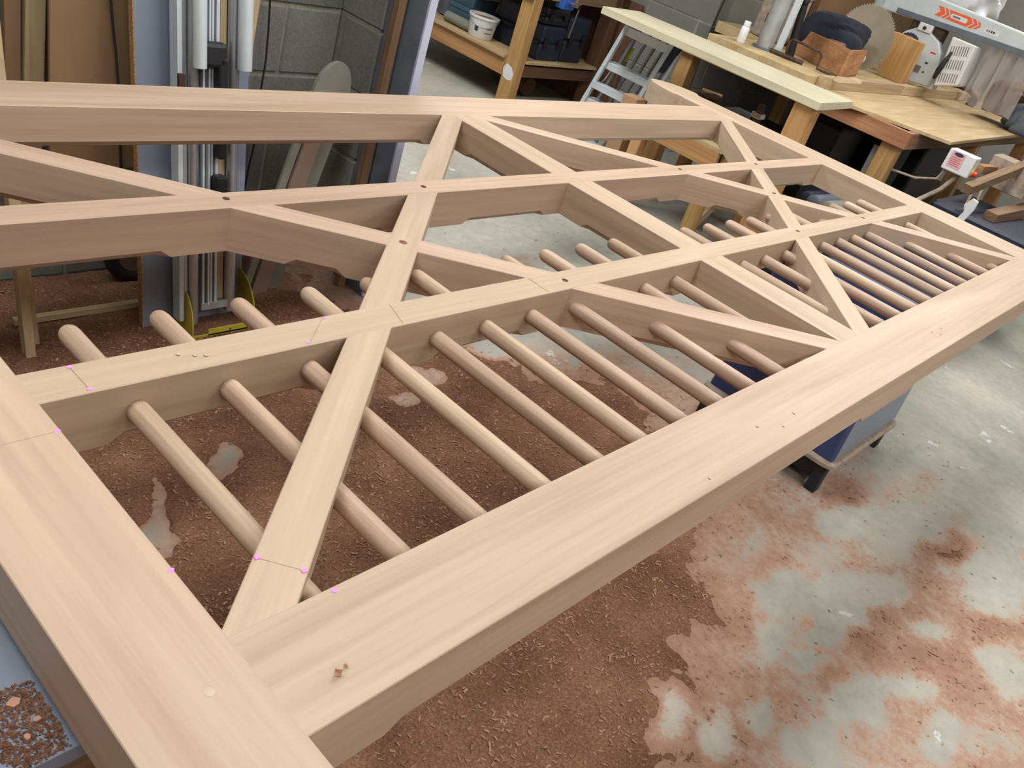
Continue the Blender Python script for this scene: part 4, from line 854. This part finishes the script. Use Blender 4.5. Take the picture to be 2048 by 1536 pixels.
MB().cyl((0, 0, 0), (0.0, -0.02, 0.35), 0.009, n=12).build('rod', CHROME, t, smooth=True); MB().lathe([(0, -0.05), (0.022, -0.035), (0.026, -0.01), (0.015, 0.01), (0, 0.012)], 14).build('ball', BLACK, t, smooth=True); MB().cyl((0.0, 0, -0.04), (0.03, -0.03, -0.34), 0.022, 0.03, n=12).build('sleeve', BLACK, t, smooth=True)
mb = MB(); mb.tube([(5.66, 2.97, 1.9), (5.62, 2.975, 1.3), (5.56, 2.97, 0.9), (5.54, 2.95, 0.5), (5.52, 2.93, 0.02)], 0.006, 8)
tag(mb.build('black_cable', RUBBER, smooth=True), 'black cable dropping down the corner wall behind the plank', 'cable')

# ------------------------------------------------------------------ switch box and clutter under the bench
t = thing('switch_box', 'white switch box with a pink printed label and a red stop button', 'switch box', (4.92, 0.955, 0.765))
MB().slab([(0, 0, 0.0), (0, -0.15, 0.0), (0, -0.15, 0.115), (0, 0, 0.115)], (0.10, 0, 0)).build('case', WHITE, t, bevel=0.006)
MB().slab([(-0.001, -0.02, 0.022), (-0.001, -0.095, 0.022), (-0.001, -0.095, 0.11), (-0.001, -0.02, 0.11)], (0.002, 0, 0)).build('label', PINKLABEL, t)
MB().slab([(-0.0016, -0.058+0.026*math.cos(a), 0.096+0.010*math.sin(a)) for a in np.linspace(0, 2*math.pi, 17)[:-1]], (0.001, 0, 0)).build('oval_logo', INK, t)
for k in range(5): MB().slab([(-0.0016, -0.028, 0.034+0.010*k), (-0.0016, -0.085+0.008*(k % 2), 0.034+0.010*k), (-0.0016, -0.085+0.008*(k % 2), 0.038+0.010*k), (-0.0016, -0.028, 0.038+0.010*k)], (0.001, 0, 0)).build('label_print', REDTEXT, t)
MB().cyl((0.05, -0.15, 0.03), (0.05, -0.158, 0.03), 0.022, n=18).build('yellow_collar', YELLOW, t); MB().cyl((0.05, -0.158, 0.03), (0.05, -0.180, 0.03), 0.015, n=18).build('stop_button', RED, t, smooth=True)
mb = MB(); mb.tube([(4.96, 0.93, 0.765), (4.95, 0.95, 0.70), (4.93, 1.05, 0.66), (4.90, 1.16, 0.655), (4.88, 1.22, 0.65)], 0.007, 8); tag(mb.build('grey_flex', RIM, smooth=True), 'pale grey flex curving from the switch box to the bench leg', 'cable')
mb = MB(); mb.tube([(4.98, 0.86, 0.765), (4.95, 0.90, 0.66), (4.88, 0.98, 0.55), (4.80, 1.05, 0.46)], 0.013, 8); tag(mb.build('grey_conduit', RIM, smooth=True), 'thicker grey conduit dropping from the switch box', 'conduit')
o = MB().slab([(4.88, 1.23, 0.02), (4.88, 1.33, 0.02), (4.88, 1.33, 0.74), (4.88, 1.23, 0.74)], (0.02, 0, 0)).build('grey_board', GREYBOARD, bevel=0.001); tag(o, 'grey board standing beside the pine bench leg', 'board')
for x_, y_, sx_, sy_, sz_, lb_ in [(5.36, 1.74, 0.42, 0.20, 0.50, 'tall black tote on the lower bench shelf behind the slumped bag'), (5.95, 1.75, 0.6, 0.5, 0.54, 'big black tote deep on the lower bench shelf'), (6.75, 1.75, 0.7, 0.6, 0.52, 'black tote at the far end of the lower bench shelf')]:
    crate('black_tote', x_, y_, 0.201, sx_, sy_, sz_, BLACK, lb_, 'tote')
case('tool_case', 5.15, 2.05, 0.205, 0.36, 0.42, 0.34, BLACK, 'black tool case on the lower shelf of the saw bench')
lump('dark_bag', (5.02, 1.50, 0.205), 0.10, 0.16, 0.14, DARK, 'dark slumped bag below the bench apron', 'bag', 31)
o = box(4.84, 4.88, 0.62, 1.14, 0.0, 0.52).build('navy_board', NAVY, bevel=0.004); tag(o, 'dark navy board standing below the switch box', 'board')
crate('navy_bin', 5.25, 0.62, 0.0, 0.62, 0.55, 0.60, NAVY, 'dark navy bin filled with timber offcuts at the right edge', 'bin')
for i, (p, q_, wd, mt, lb) in enumerate([
    ((4.88, 0.765, 0.725), (5.9, 0.66, 0.93), 0.05, OLDPINE, 'long square offcut sticking out of the navy bin'),
    ((5.15, 0.78, 0.60), (5.20, 0.80, 0.74), 0.014, PALEWOOD, 'thin upright stick in the navy bin, nearest the switch box'),
    ((5.20, 0.74, 0.60), (5.28, 0.78, 0.73), 0.012, PALEWOOD, 'second thin stick leaning in the navy bin'),
    ((5.30, 0.85, 0.79), (7.0, 0.62, 0.80), 0.045, REDBOX, 'reddish timber length behind the thin sticks'),
    ((5.05, 0.62, 0.61), (6.4, 0.52, 0.66), 0.07, OLDPINE, 'wide old board lying across the navy bin')]):
    o = MB().tube([p, q_], wd*0.7, 4).build('timber_offcut', mt); tag(o, lb, 'offcut', 'offcuts in the navy bin')
o = MB().slab([(5.5, 0.86, 0.70), (5.5, 0.60, 0.70), (5.5, 0.60, 0.87), (5.5, 0.86, 0.87)], (0.2, 0, 0)).build('pale_carton', RIM, bevel=0.004); tag(o, 'pale carton under the right end of the bench top', 'carton')
t = thing('white_bracket', 'broken white plastic bracket lying on the dark board by the far stile', 'bracket', (4.4, 0.60, 0.622)); t.scale = (0.75, 0.75, 0.75)
MB().slab([(0, 0.06, 0.0), (0, 0.03, 0.10), (0, 0.05, 0.14), (0, 0.02, 0.20), (0, -0.02, 0.19), (0, -0.02, 0.13), (0, 0.0, 0.05), (0, 0.01, 0.0)], (0.02, 0, 0)).build('plate', WHITE, t, bevel=0.003)
box(-0.02, 0.06, -0.07, 0.10, -0.03, 0.02).build('block', WHITE, t, bevel=0.006)
o = crate('dark_case', 4.42, 0.64, 0.0, 0.42, 0.46, 0.60, NAVYBAG, 'dark navy box on the floor beyond the far stile of the gate', 'box')
# ------------------------------------------------------------------ fluorescent battens
for i, (x, y, wt) in enumerate(LAMPS):
    t = thing('fluorescent_batten', 'white ceiling batten light number %s along the workshop' % ['one', 'two', 'three', 'four', 'five', 'six', 'seven', 'eight', 'nine', 'ten'][i], 'light', (x, y, LIGHT_Z), group='ceiling battens')
    box(-0.88, 0.88, -0.30, 0.30, 0.02, 0.09).build('body', WHITE, t)
    for k in (-0.6, 0.6): MB().cyl((k, 0, 0.09), (k, 0, 0.3), 0.006, n=6).build('hanger', STEEL, t)
    for k in (-0.2, 0.0, 0.2): MB().cyl((-0.73, k, -0.002), (0.73, k, -0.002), 0.013, n=10).build('tube', TUBE, t, smooth=True)
